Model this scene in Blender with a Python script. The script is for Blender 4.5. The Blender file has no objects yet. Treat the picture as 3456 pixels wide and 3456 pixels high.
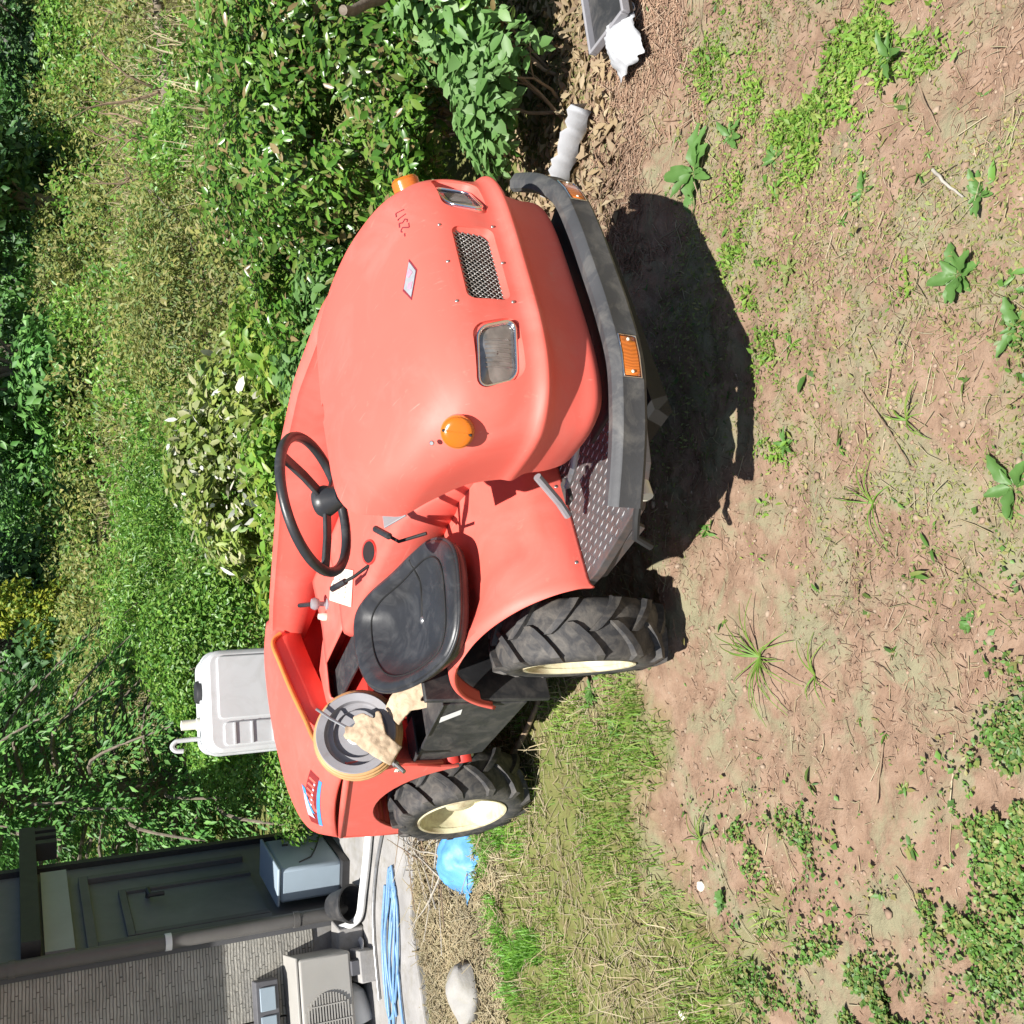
import bpy, bmesh, math, random
import numpy as np
from mathutils import Vector, Matrix, Quaternion

random.seed(4)
RS = np.random.RandomState(7)
scene = bpy.context.scene
C = scene.collection
rad = math.radians

# ------------------------------------------------------------------ camera
cam_data = bpy.data.cameras.new('camera')
cam_data.sensor_width = 36.0
cam_data.sensor_fit = 'HORIZONTAL'
cam_data.lens = 36.05
cam_data.clip_end = 600.0
cam = bpy.data.objects.new('camera', cam_data)
C.objects.link(cam)
PITCH = rad(26.0)
fwd = Vector((0, math.cos(PITCH), -math.sin(PITCH)))
upv = Vector((0, math.sin(PITCH), math.cos(PITCH)))
rgt = Vector((1, 0, 0))
# the photograph is stored on its side: the camera is rolled a quarter turn
M = Matrix((-upv, rgt, -fwd)).transposed().to_4x4()
M.translation = Vector((0, 0, 1.75))
cam.matrix_world = M
scene.camera = cam

# ------------------------------------------------------------------ light
SUN_TRAVEL = Vector((0.085, 0.245, -0.56)).normalized()
SUN_TO = -SUN_TRAVEL
world = bpy.data.worlds.new('World')
scene.world = world
world.use_nodes = True
wn = world.node_tree.nodes
wl = world.node_tree.links
for n in list(wn):
    wn.remove(n)
sky = wn.new('ShaderNodeTexSky')
sky.sky_type = 'NISHITA'
sky.sun_disc = False
sky.sun_elevation = math.asin(SUN_TO.z)
sky.sun_rotation = math.atan2(SUN_TO.x, SUN_TO.y)
bgn = wn.new('ShaderNodeBackground')
bgn.inputs['Strength'].default_value = 0.052
wo = wn.new('ShaderNodeOutputWorld')
wl.new(sky.outputs[0], bgn.inputs[0])
wl.new(bgn.outputs[0], wo.inputs[0])
sun_data = bpy.data.lights.new('sun', 'SUN')
sun_data.energy = 5.0
sun_data.angle = rad(0.5)
sun_data.color = (1.0, 0.965, 0.91)
sun = bpy.data.objects.new('sun', sun_data)
sun.rotation_euler = SUN_TRAVEL.to_track_quat('-Z', 'Y').to_euler()
sun.location = (0, 0, 20)
C.objects.link(sun)
scene.view_settings.view_transform = 'Standard'
scene.view_settings.look = 'None'
scene.view_settings.exposure = 0.80
scene.view_settings.gamma = 1.0
scene.view_settings.use_curve_mapping = False

# ------------------------------------------------------------------ materials
MATS = {}


def new_mat(name):
    m = bpy.data.materials.new(name)
    m.use_nodes = True
    nt = m.node_tree
    for n in list(nt.nodes):
        nt.nodes.remove(n)
    out = nt.nodes.new('ShaderNodeOutputMaterial')
    b = nt.nodes.new('ShaderNodeBsdfPrincipled')
    nt.links.new(b.outputs[0], out.inputs[0])
    MATS[name] = m
    return m, nt, b, out


def ramp(nt, stops):
    r = nt.nodes.new('ShaderNodeValToRGB')
    e = r.color_ramp.elements
    while len(e) > 1:
        e.remove(e[-1])
    e[0].position, e[0].color = stops[0][0], (*stops[0][1], 1)
    for p, c in stops[1:]:
        x = e.new(p)
        x.color = (*c, 1)
    return r


def noise(nt, scale, detail=4, rough=0.55, dist=0.0, coord=None):
    n = nt.nodes.new('ShaderNodeTexNoise')
    n.inputs['Scale'].default_value = scale
    n.inputs['Detail'].default_value = detail
    n.inputs['Roughness'].default_value = rough
    n.inputs['Distortion'].default_value = dist
    if coord is not None:
        nt.links.new(coord, n.inputs['Vector'])
    return n


def tcoord(nt, kind='Object'):
    t = nt.nodes.new('ShaderNodeTexCoord')
    return t.outputs[kind]


def bump(nt, b, height, strength=0.3, distance=0.01):
    bp = nt.nodes.new('ShaderNodeBump')
    bp.inputs['Strength'].default_value = strength
    bp.inputs['Distance'].default_value = distance
    nt.links.new(height, bp.inputs['Height'])
    nt.links.new(bp.outputs[0], b.inputs['Normal'])
    return bp


def simple(name, col, rough=0.5, metal=0.0, var=0.12, scale=8.0, dirt=None, dirt_amt=0.5, bumpy=0.0, bscale=60, spec=0.5):
    """base colour with slow mottling, optional dirt blotches and fine relief"""
    m, nt, b, out = new_mat(name)
    co = tcoord(nt)
    n1 = noise(nt, scale, 5, 0.6, 0.4, co)
    c0 = tuple(max(0, x * (1 - var)) for x in col)
    c1 = tuple(min(1, x * (1 + var)) for x in col)
    r = ramp(nt, [(0.3, c0), (0.7, c1)])
    nt.links.new(n1.outputs[0], r.inputs[0])
    colout = r.outputs[0]
    if dirt:
        n2 = noise(nt, scale * 2.3, 6, 0.65, 0.8, co)
        r2 = ramp(nt, [(0.5 - 0.25 * dirt_amt + 0.1, (0, 0, 0)), (0.72, (1, 1, 1))])
        nt.links.new(n2.outputs[0], r2.inputs[0])
        mx = nt.nodes.new('ShaderNodeMixRGB')
        mx.inputs[2].default_value = (*dirt, 1)
        ml = nt.nodes.new('ShaderNodeMath')
        ml.operation = 'MULTIPLY'
        ml.inputs[1].default_value = dirt_amt
        nt.links.new(r2.outputs[0], ml.inputs[0])
        nt.links.new(ml.outputs[0], mx.inputs[0])
        nt.links.new(colout, mx.inputs[1])
        colout = mx.outputs[0]
    nt.links.new(colout, b.inputs['Base Color'])
    b.inputs['Roughness'].default_value = rough
    b.inputs['Metallic'].default_value = metal
    b.inputs['Specular IOR Level'].default_value = spec
    n4 = noise(nt, scale * 4, 4, 0.6, 0, co)
    mr = nt.nodes.new('ShaderNodeMapRange')
    mr.inputs[3].default_value = max(0.02, rough - 0.08)
    mr.inputs[4].default_value = min(1, rough + 0.12)
    nt.links.new(n4.outputs[0], mr.inputs[0])
    nt.links.new(mr.outputs[0], b.inputs['Roughness'])
    if bumpy > 0:
        n3 = noise(nt, bscale, 4, 0.6, 0, co)
        bump(nt, b, n3.outputs[0], bumpy, 0.004)
    return m


simple('red_paint', (0.76, 0.130, 0.098), 0.56, var=0.05, scale=2.0, dirt=(0.72, 0.20, 0.165), dirt_amt=0.5, bumpy=0.03, bscale=25)
_rp = MATS['red_paint']
_nt = _rp.node_tree
_b = [n_ for n_ in _nt.nodes if n_.type == 'BSDF_PRINCIPLED'][0]
_src = _b.inputs['Base Color'].links[0].from_socket
_co = tcoord(_nt)
for _sc, _amt, _col in (((3.0, 160.0, 30.0), 0.35, (0.80, 0.36, 0.30)), ((120.0, 6.0, 8.0), 0.30, (0.55, 0.10, 0.08)), ((26.0, 26.0, 26.0), 0.28, (0.60, 0.28, 0.21))):
    _mp = _nt.nodes.new('ShaderNodeMapping')
    _mp.inputs['Scale'].default_value = _sc
    _mp.inputs['Rotation'].default_value = (0.2, 0.5, 0.3)
    _nt.links.new(_co, _mp.inputs[0])
    _n = noise(_nt, 1.0, 4, 0.6, 0.3, _mp.outputs[0])
    _r = ramp(_nt, [(0.66, (0, 0, 0)), (0.74, (_amt, _amt, _amt))])
    _nt.links.new(_n.outputs[0], _r.inputs[0])
    _m = _nt.nodes.new('ShaderNodeMixRGB')
    _m.inputs[2].default_value = (*_col, 1)
    _nt.links.new(_r.outputs[0], _m.inputs[0])
    _nt.links.new(_src, _m.inputs[1])
    _src = _m.outputs[0]
_nt.links.new(_src, _b.inputs['Base Color'])
simple('red_inner', (0.55, 0.04, 0.03), 0.5, var=0.1, scale=4.0)
simple('black_plastic', (0.030, 0.031, 0.034), 0.5, var=0.25, scale=6, dirt=(0.13, 0.12, 0.11), dirt_amt=0.55, bumpy=0.12, bscale=90)
simple('grey_plastic', (0.050, 0.052, 0.056), 0.6, var=0.2, scale=5, dirt=(0.2, 0.19, 0.17), dirt_amt=0.5, bumpy=0.15, bscale=110)
simple('dark_steel', (0.012, 0.012, 0.012), 0.7, var=0.3, scale=6)
simple('rubber', (0.032, 0.032, 0.034), 0.7, var=0.3, scale=9, dirt=(0.15, 0.135, 0.115), dirt_amt=0.75, bumpy=0.25, bscale=120)
simple('vinyl', (0.028, 0.029, 0.032), 0.36, var=0.25, scale=5, dirt=(0.10, 0.10, 0.10), dirt_amt=0.5, bumpy=0.06, bscale=200)
simple('rim_paint', (0.72, 0.68, 0.46), 0.45, var=0.06, scale=5, dirt=(0.30, 0.19, 0.11), dirt_amt=0.95)
simple('steel', (0.42, 0.42, 0.42), 0.35, metal=0.8, var=0.15, scale=20, dirt=(0.2, 0.15, 0.1), dirt_amt=0.4)
simple('chrome', (0.8, 0.8, 0.8), 0.15, metal=1.0, var=0.05, scale=20)
simple('grey_paint', (0.26, 0.255, 0.27), 0.5, var=0.12, scale=9, dirt=(0.2, 0.16, 0.15), dirt_amt=0.4)
simple('checker', (0.085, 0.08, 0.082), 0.5, metal=0.25, var=0.3, scale=10, dirt=(0.17, 0.10, 0.08), dirt_amt=0.6)
simple('white_paint', (0.78, 0.78, 0.77), 0.4, var=0.04, scale=5, dirt=(0.5, 0.49, 0.45), dirt_amt=0.3)
simple('tank_white', (0.58, 0.60, 0.605), 0.45, var=0.05, scale=3, dirt=(0.42, 0.42, 0.40), dirt_amt=0.5)
simple('off_white', (0.72, 0.70, 0.58), 0.6, var=0.06, scale=12)
simple('hose_tan', (0.52, 0.30, 0.13), 0.5, var=0.15, scale=14, dirt=(0.35, 0.22, 0.12), dirt_amt=0.5)
simple('hose_orange', (0.70, 0.27, 0.07), 0.45, var=0.1, scale=14)
simple('glove_cloth', (0.50, 0.38, 0.26), 0.95, var=0.2, scale=14, dirt=(0.22, 0.15, 0.09), dirt_amt=0.6, bumpy=0.3, bscale=300)
simple('blue_hose', (0.14, 0.28, 0.50), 0.4, var=0.15, scale=12, dirt=(0.4, 0.5, 0.6), dirt_amt=0.4)
simple('blue_sheet', (0.11, 0.33, 0.66), 0.5, var=0.15, scale=10, bumpy=0.2, bscale=40)
simple('concrete', (0.30, 0.29, 0.28), 0.9, var=0.2, scale=6, dirt=(0.2, 0.18, 0.13), dirt_amt=0.5, bumpy=0.3, bscale=70)
simple('stone', (0.33, 0.32, 0.30), 0.9, var=0.18, scale=9, dirt=(0.3, 0.28, 0.22), dirt_amt=0.5, bumpy=0.5, bscale=50)
simple('house_trim', (0.10, 0.10, 0.105), 0.5, var=0.15, scale=4)
simple('house_pipe', (0.11, 0.105, 0.10), 0.4, var=0.15, scale=4)
simple('house_dark', (0.03, 0.03, 0.032), 0.5, var=0.2, scale=4)
simple('house_panel', (0.34, 0.36, 0.35), 0.5, var=0.08, scale=4)
simple('door_panel', (0.15, 0.155, 0.155), 0.5, var=0.12, scale=5)
simple('cabinet_blue', (0.30, 0.37, 0.43), 0.45, var=0.06, scale=4)
simple('ac_white', (0.38, 0.365, 0.335), 0.5, var=0.05, scale=5, dirt=(0.4, 0.37, 0.32), dirt_amt=0.35)
simple('ac_dark', (0.10, 0.10, 0.11), 0.6, var=0.2, scale=12)
simple('bark', (0.15, 0.12, 0.09), 0.95, var=0.35, scale=14, dirt=(0.25, 0.22, 0.18), dirt_amt=0.6, bumpy=0.8, bscale=40)
simple('twig', (0.24, 0.17, 0.11), 0.9, var=0.35, scale=20)
simple('twig_grey', (0.36, 0.33, 0.28), 0.9, var=0.3, scale=20)
simple('decal_red', (0.28, 0.035, 0.035), 0.4, var=0.15, scale=40)
simple('decal_blue', (0.09, 0.34, 0.72), 0.35, var=0.08, scale=20)
simple('decal_pale', (0.60, 0.54, 0.66), 0.4, var=0.08, scale=30)
simple('lettering', (0.22, 0.03, 0.04), 0.5, var=0.1, scale=30)
simple('badge_grey', (0.52, 0.53, 0.55), 0.3, metal=0.4, var=0.12, scale=40)
simple('badge_pink', (0.62, 0.28, 0.36), 0.4, var=0.12, scale=40)
simple('print_dark', (0.2, 0.2, 0.16), 0.6, var=0.1, scale=30)
simple('white_sheet', (0.44, 0.45, 0.47), 0.45, var=0.08, scale=8, bumpy=0.3, bscale=30)


def glassy(name, col, rough=0.12, trans=0.5):
    m, nt, b, out = new_mat(name)
    co = tcoord(nt)
    w = nt.nodes.new('ShaderNodeTexWave')
    w.inputs['Scale'].default_value = 140
    w.inputs['Distortion'].default_value = 0.5
    nt.links.new(co, w.inputs[0])
    r = ramp(nt, [(0.2, tuple(x * 0.75 for x in col)), (0.8, col)])
    nt.links.new(w.outputs[0], r.inputs[0])
    nt.links.new(r.outputs[0], b.inputs['Base Color'])
    b.inputs['Roughness'].default_value = rough
    b.inputs['Transmission Weight'].default_value = trans
    b.inputs['Coat Weight'].default_value = 0.5
    bump(nt, b, w.outputs[0], 0.08, 0.002)
    return m


glassy('amber_lens', (0.72, 0.19, 0.008), 0.18, 0.2)
glassy('amber_dull', (0.75, 0.20, 0.03), 0.2, 0.1)
simple('lamp_glass', (0.27, 0.255, 0.25), 0.12, metal=0.55, var=0.35, scale=26)


def leaf_mat(name, cols, rough=0.45, trans=0.25, spec=0.5):
    m, nt, b, out = new_mat(name)
    g = nt.nodes.new('ShaderNodeNewGeometry')
    k = len(cols)
    r = ramp(nt, [((i + 0.5) / k, c) for i, c in enumerate(cols)])
    nt.links.new(g.outputs['Random Per Island'], r.inputs[0])
    n = noise(nt, 1.7, 3, 0.5, 0, tcoord(nt))
    mr = nt.nodes.new('ShaderNodeMapRange')
    mr.inputs[1].default_value = 0.3
    mr.inputs[2].default_value = 0.7
    mr.inputs[3].default_value = 0.75
    mr.inputs[4].default_value = 1.25
    nt.links.new(n.outputs[0], mr.inputs[0])
    vm = nt.nodes.new('ShaderNodeVectorMath')
    vm.operation = 'SCALE'
    nt.links.new(r.outputs[0], vm.inputs[0])
    nt.links.new(mr.outputs[0], vm.inputs['Scale'])
    nt.links.new(vm.outputs[0], b.inputs['Base Color'])
    b.inputs['Roughness'].default_value = rough
    b.inputs['Specular IOR Level'].default_value = spec
    t = nt.nodes.new('ShaderNodeBsdfTranslucent')
    nt.links.new(vm.outputs[0], t.inputs[0])
    mx = nt.nodes.new('ShaderNodeMixShader')
    mx.inputs[0].default_value = trans
    nt.links.new(b.outputs[0], mx.inputs[1])
    nt.links.new(t.outputs[0], mx.inputs[2])
    nt.links.new(mx.outputs[0], out.inputs[0])
    return m


leaf_mat('leaf_camellia', [(0.06, 0.16, 0.022), (0.10, 0.24, 0.03), (0.16, 0.32, 0.04), (0.07, 0.18, 0.03), (0.20, 0.31, 0.05), (0.11, 0.26, 0.04), (0.27, 0.20, 0.09)], 0.3, 0.3)
leaf_mat('leaf_broad', [(0.13, 0.27, 0.07), (0.18, 0.33, 0.10), (0.11, 0.24, 0.06), (0.20, 0.34, 0.12)], 0.5, 0.35)
leaf_mat('leaf_bright', [(0.14, 0.30, 0.04), (0.20, 0.38, 0.05), (0.30, 0.44, 0.06), (0.11, 0.25, 0.04), (0.36, 0.42, 0.08)], 0.4, 0.4)
leaf_mat('leaf_hedge', [(0.08, 0.21, 0.03), (0.14, 0.31, 0.04), (0.21, 0.38, 0.05), (0.10, 0.25, 0.04), (0.24, 0.38, 0.07)], 0.4, 0.35)
leaf_mat('leaf_variegated', [(0.20, 0.30, 0.05), (0.33, 0.36, 0.09), (0.15, 0.28, 0.05), (0.48, 0.46, 0.26), (0.24, 0.33, 0.06), (0.28, 0.36, 0.07)], 0.5, 0.35)
leaf_mat('leaf_olive', [(0.22, 0.26, 0.06), (0.31, 0.30, 0.08), (0.13, 0.23, 0.05), (0.27, 0.27, 0.07), (0.10, 0.21, 0.06), (0.36, 0.33, 0.12)], 0.55, 0.35)
leaf_mat('leaf_conifer', [(0.07, 0.20, 0.04), (0.12, 0.29, 0.06), (0.17, 0.35, 0.08), (0.06, 0.16, 0.04)], 0.5, 0.25)
leaf_mat('leaf_yellow', [(0.33, 0.38, 0.04), (0.42, 0.42, 0.05), (0.24, 0.34, 0.04), (0.16, 0.28, 0.04)], 0.5, 0.4)
leaf_mat('leaf_dark', [(0.03, 0.085, 0.025), (0.05, 0.13, 0.035), (0.07, 0.16, 0.045)], 0.5, 0.15)
leaf_mat('leaf_weed', [(0.12, 0.26, 0.055), (0.17, 0.31, 0.08), (0.10, 0.22, 0.05), (0.20, 0.30, 0.09)], 0.5, 0.3)
leaf_mat('leaf_clover', [(0.08, 0.18, 0.03), (0.12, 0.25, 0.04), (0.06, 0.13, 0.03), (0.19, 0.24, 0.06), (0.24, 0.22, 0.08)], 0.5, 0.25)
leaf_mat('grass_green', [(0.17, 0.33, 0.04), (0.24, 0.38, 0.05), (0.12, 0.28, 0.035), (0.31, 0.37, 0.09)], 0.6, 0.35)
leaf_mat('grass_lush', [(0.14, 0.33, 0.04), (0.20, 0.40, 0.05), (0.10, 0.26, 0.03)], 0.5, 0.3)
leaf_mat('grass_dry', [(0.42, 0.34, 0.20), (0.34, 0.27, 0.16), (0.48, 0.42, 0.28), (0.30, 0.26, 0.14)], 0.8, 0.15)
leaf_mat('straw_red', [(0.34, 0.21, 0.14), (0.40, 0.27, 0.18), (0.27, 0.16, 0.10), (0.46, 0.35, 0.25), (0.20, 0.12, 0.08)], 0.85, 0.1)
leaf_mat('leaf_moss', [(0.20, 0.24, 0.07), (0.26, 0.27, 0.09), (0.15, 0.20, 0.05), (0.28, 0.24, 0.09)], 0.7, 0.15)
leaf_mat('leaf_dead', [(0.30, 0.22, 0.12), (0.40, 0.32, 0.20), (0.22, 0.15, 0.09)], 0.7, 0.15)
leaf_mat('petal_white', [(0.75, 0.75, 0.70), (0.7, 0.66, 0.55)], 0.6, 0.3)
leaf_mat('clod', [(0.25, 0.165, 0.115), (0.31, 0.215, 0.15), (0.21, 0.14, 0.095), (0.33, 0.25, 0.18)], 0.95, 0.0)

# soil
m, nt, b, out = new_mat('soil')
co = tcoord(nt)
n1 = noise(nt, 1.6, 6, 0.6, 0.5, co)
n2 = noise(nt, 14, 6, 0.68, 0.3, co)
n3 = noise(nt, 5.0, 6, 0.62, 0.6, co)
r1 = ramp(nt, [(0.28, (0.195, 0.122, 0.082)), (0.5, (0.275, 0.183, 0.126)), (0.75, (0.355, 0.252, 0.182))])
nt.links.new(n2.outputs[0], r1.inputs[0])
r3 = ramp(nt, [(0.47, (0, 0, 0)), (0.60, (1, 1, 1))])
nt.links.new(n3.outputs[0], r3.inputs[0])
mx = nt.nodes.new('ShaderNodeMixRGB')
mx.inputs[2].default_value = (0.25, 0.245, 0.15, 1)
ml = nt.nodes.new('ShaderNodeMath')
ml.operation = 'MULTIPLY'
ml.inputs[1].default_value = 0.8
nt.links.new(r3.outputs[0], ml.inputs[0])
nt.links.new(ml.outputs[0], mx.inputs[0])
nt.links.new(r1.outputs[0], mx.inputs[1])
va = nt.nodes.new('ShaderNodeVertexColor')
va.layer_name = 'zone'
sep = nt.nodes.new('ShaderNodeSeparateColor')
nt.links.new(va.outputs[0], sep.inputs[0])
rg = ramp(nt, [(0.3, (0.16, 0.13, 0.06)), (0.5, (0.17, 0.18, 0.06)), (0.75, (0.13, 0.17, 0.04))])
nt.links.new(n2.outputs[0], rg.inputs[0])
mx2 = nt.nodes.new('ShaderNodeMixRGB')
nt.links.new(sep.outputs[0], mx2.inputs[0])
nt.links.new(mx.outputs[0], mx2.inputs[1])
nt.links.new(rg.outputs[0], mx2.inputs[2])
nt.links.new(mx2.outputs[0], b.inputs['Base Color'])
b.inputs['Roughness'].default_value = 0.95
b.inputs['Specular IOR Level'].default_value = 0.15
n4 = noise(nt, 70, 6, 0.7, 0.3, co)
mxh = nt.nodes.new('ShaderNodeMath')
mxh.operation = 'ADD'
nt.links.new(n2.outputs[0], mxh.inputs[0])
nt.links.new(n4.outputs[0], mxh.inputs[1])
bump(nt, b, mxh.outputs[0], 0.55, 0.02)

# house siding (stone-pattern boards): colour and fine relief
m, nt, b, out = new_mat('siding')
co = tcoord(nt)
br = nt.nodes.new('ShaderNodeTexBrick')
br.inputs['Color1'].default_value = (0.47, 0.455, 0.41, 1)
br.inputs['Color2'].default_value = (0.36, 0.35, 0.32, 1)
br.inputs['Mortar'].default_value = (0.15, 0.145, 0.13, 1)
br.inputs['Scale'].default_value = 1.0
br.inputs['Brick Width'].default_value = 0.11
br.inputs['Row Height'].default_value = 0.016
br.offset_frequency = 3
br.squash = 1.6
br.squash_frequency = 2
br.inputs['Mortar Size'].default_value = 0.0022
nd = noise(nt, 9.0, 3, 0.6, 0, co)
vd = nt.nodes.new('ShaderNodeVectorMath')
vd.operation = 'MULTIPLY_ADD'
vd.inputs[1].default_value = (0.05, 0.012, 0.0)
nt.links.new(nd.outputs[1], vd.inputs[0])
nt.links.new(co, vd.inputs[2])
nt.links.new(vd.outputs[0], br.inputs[0])
ns = noise(nt, 2.2, 6, 0.7, 0.6, co)
rs_ = ramp(nt, [(0.3, (0.70, 0.68, 0.64)), (0.65, (1.06, 1.06, 1.05))])
nt.links.new(ns.outputs[0], rs_.inputs[0])
mm = nt.nodes.new('ShaderNodeMixRGB')
mm.blend_type = 'MULTIPLY'
mm.inputs[0].default_value = 1.0
nt.links.new(br.outputs[0], mm.inputs[1])
nt.links.new(rs_.outputs[0], mm.inputs[2])
nt.links.new(mm.outputs[0], b.inputs['Base Color'])
b.inputs['Roughness'].default_value = 0.85
n1 = noise(nt, 40, 4, 0.6, 0, co)
ad = nt.nodes.new('ShaderNodeMath')
ad.operation = 'SUBTRACT'
nt.links.new(n1.outputs[0], ad.inputs[0])
nt.links.new(br.outputs[1], ad.inputs[1])
bump(nt, b, ad.outputs[0], 0.8, 0.006)

# ------------------------------------------------------------------ mesh helpers


def link(o, parent=None, label=None, cat=None, group=None, kind=None):
    C.objects.link(o)
    if parent is not None:
        o.parent = parent
    if label:
        o['label'] = label
    if cat:
        o['category'] = cat
    if group:
        o['group'] = group
    if kind:
        o['kind'] = kind
    return o


def empty(name, loc=(0, 0, 0), rz=0.0, **k):
    o = bpy.data.objects.new(name, None)
    o.empty_display_size = 0.1
    o.location = loc
    o.rotation_euler = (0, 0, rz)
    return link(o, **k)


class MB:
    def __init__(s):
        s.v = []
        s.f = []

    def add(s, vs, fs, M=None):
        k = len(s.v)
        for p in vs:
            p = Vector(p)
            if M is not None:
                p = M @ p
            s.v.append(tuple(p))
        for q in fs:
            s.f.append(tuple(i + k for i in q))
        return s

    def box(s, c, d, M=None):
        x, y, z = c
        a, b_, e = d[0] / 2, d[1] / 2, d[2] / 2
        vs = [(x + i * a, y + j * b_, z + k * e) for i in (-1, 1) for j in (-1, 1) for k in (-1, 1)]
        return s.add(vs, [(0, 1, 3, 2), (4, 6, 7, 5), (0, 4, 5, 1), (2, 3, 7, 6), (0, 2, 6, 4), (1, 5, 7, 3)], M)

    def prism(s, poly, lo, hi, plane='xz', M=None):
        """polygon in a plane, extruded along the third axis"""
        def P(p, h):
            if plane == 'xz':
                return (p[0], h, p[1])
            if plane == 'yz':
                return (h, p[0], p[1])
            return (p[0], p[1], h)
        n = len(poly)
        vs = [P(p, lo) for p in poly] + [P(p, hi) for p in poly]
        fs = [tuple(range(n)), tuple(range(2 * n - 1, n - 1, -1))]
        fs += [(i, i + n, (i + 1) % n + n, (i + 1) % n) for i in range(n)]
        return s.add(vs, fs, M)

    def tube(s, pts, r, n=8, caps=True, closed=False):
        pts = [Vector(p) for p in pts]
        m_ = len(pts)
        rr = r if isinstance(r, (list, tuple)) else [r] * m_
        k = len(s.v)
        nrm = None
        for i, p in enumerate(pts):
            if closed:
                t = pts[(i + 1) % m_] - pts[i - 1]
            else:
                t = pts[min(i + 1, m_ - 1)] - pts[max(i - 1, 0)]
            if t.length < 1e-9:
                t = Vector((0, 0, 1))
            t.normalize()
            if nrm is None:
                nrm = t.orthogonal().normalized()
            nrm = (nrm - t * nrm.dot(t))
            if nrm.length < 1e-6:
                nrm = t.orthogonal()
            nrm.normalize()
            bn = t.cross(nrm)
            for j in range(n):
                a = 2 * math.pi * j / n
                s.v.append(tuple(p + (nrm * math.cos(a) + bn * math.sin(a)) * rr[i]))
        for i in range(m_ - (0 if closed else 1)):
            i2 = (i + 1) % m_
            for j in range(n):
                j2 = (j + 1) % n
                s.f.append((k + i * n + j, k + i * n + j2, k + i2 * n + j2, k + i2 * n + j))
        if caps and not closed:
            s.f.append(tuple(k + j for j in range(n - 1, -1, -1)))
            s.f.append(tuple(k + (m_ - 1) * n + j for j in range(n)))
        return s

    def lathe(s, prof, n=32, M=None, closed=False):
        """profile (r, h) turned about local z"""
        k = len(s.v)
        for r_, h_ in prof:
            for j in range(n):
                a = 2 * math.pi * j / n
                p = Vector((r_ * math.cos(a), r_ * math.sin(a), h_))
                if M is not None:
                    p = M @ p
                s.v.append(tuple(p))
        m_ = len(prof)
        for i in range(m_ - (0 if closed else 1)):
            i2 = (i + 1) % m_
            for j in range(n):
                j2 = (j + 1) % n
                s.f.append((k + i * n + j, k + i * n + j2, k + i2 * n + j2, k + i2 * n + j))
        return s

    def grid(s, rows, closed_u=False):
        k = len(s.v)
        n = len(rows[0])
        for r_ in rows:
            for p in r_:
                s.v.append(tuple(p))
        for i in range(len(rows) - 1):
            for j in range(n - (0 if closed_u else 1)):
                j2 = (j + 1) % n
                s.f.append((k + i * n + j, k + i * n + j2, k + (i + 1) * n + j2, k + (i + 1) * n + j))
        return s

    def mesh(s, name, mat, smooth=35):
        me = bpy.data.meshes.new(name)
        me.from_pydata(s.v, [], s.f)
        me.materials.append(MATS[mat])
        bm = bmesh.new()
        bm.from_mesh(me)
        bmesh.ops.recalc_face_normals(bm, faces=bm.faces)
        bm.to_mesh(me)
        bm.free()
        if smooth:
            me.polygons.foreach_set('use_smooth', [True] * len(me.polygons))
            me.set_sharp_from_angle(angle=rad(smooth))
        me.update()
        return me

    def build(s, name, mat, parent=None, smooth=35, bevel=0.0, solid=0.0, subsurf=0, **k):
        o = bpy.data.objects.new(name, s.mesh(name, mat, smooth))
        link(o, parent, **k)
        if solid:
            md = o.modifiers.new('solid', 'SOLIDIFY')
            md.thickness = abs(solid)
            md.offset = -1 if solid > 0 else 1
        if bevel:
            md = o.modifiers.new('bevel', 'BEVEL')
            md.width = bevel
            md.segments = 2
            md.limit_method = 'ANGLE'
            md.angle_limit = rad(35)
        if subsurf:
            md = o.modifiers.new('sub', 'SUBSURF')
            md.levels = subsurf
            md.render_levels = subsurf
        return o


def add_text(body, size, mat, parent, M, name='lettering', extrude=0.0006, shear=0.0, align='CENTER'):
    cu = bpy.data.curves.new(name, 'FONT')
    cu.body = body
    cu.size = size
    cu.extrude = extrude
    cu.shear = shear
    cu.align_x = align
    cu.align_y = 'CENTER'
    tmp = bpy.data.objects.new('tmp_text', cu)
    C.objects.link(tmp)
    dg = bpy.context.evaluated_depsgraph_get()
    dg.update()
    me = bpy.data.meshes.new_from_object(tmp.evaluated_get(dg))
    bpy.data.objects.remove(tmp)
    me.materials.clear()
    me.materials.append(MATS[mat])
    me.transform(M)
    me.name = name
    o = bpy.data.objects.new(name, me)
    return link(o, parent)


def rrect(cx, cy, hw, hh, r=0.02, n=5, skew=0.0, taper=0.0):
    pts = []
    for sx, sy, a0 in ((1, 1, 0), (-1, 1, 90), (-1, -1, 180), (1, -1, 270)):
        for i in range(n + 1):
            a = rad(a0 + 90 * i / n)
            x = sx * (hw - r) + r * math.cos(a)
            y = sy * (hh - r) + r * math.sin(a)
            pts.append((cx + x * (1 + taper * y / hh) + skew * y, cy + y))
    return pts


def frame_from(normal, up=(0, 0, 1), origin=(0, 0, 0)):
    """matrix whose local z is normal and whose local y is close to up"""
    z = Vector(normal).normalized()
    x = Vector(up).cross(z)
    if x.length < 1e-6:
        x = Vector((1, 0, 0))
    x.normalize()
    y = z.cross(x)
    m_ = Matrix((x, y, z)).transposed().to_4x4()
    m_.translation = Vector(origin)
    return m_


# fractal value noise for shaping ground and crowns
_T = RS.rand(256, 256)


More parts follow.
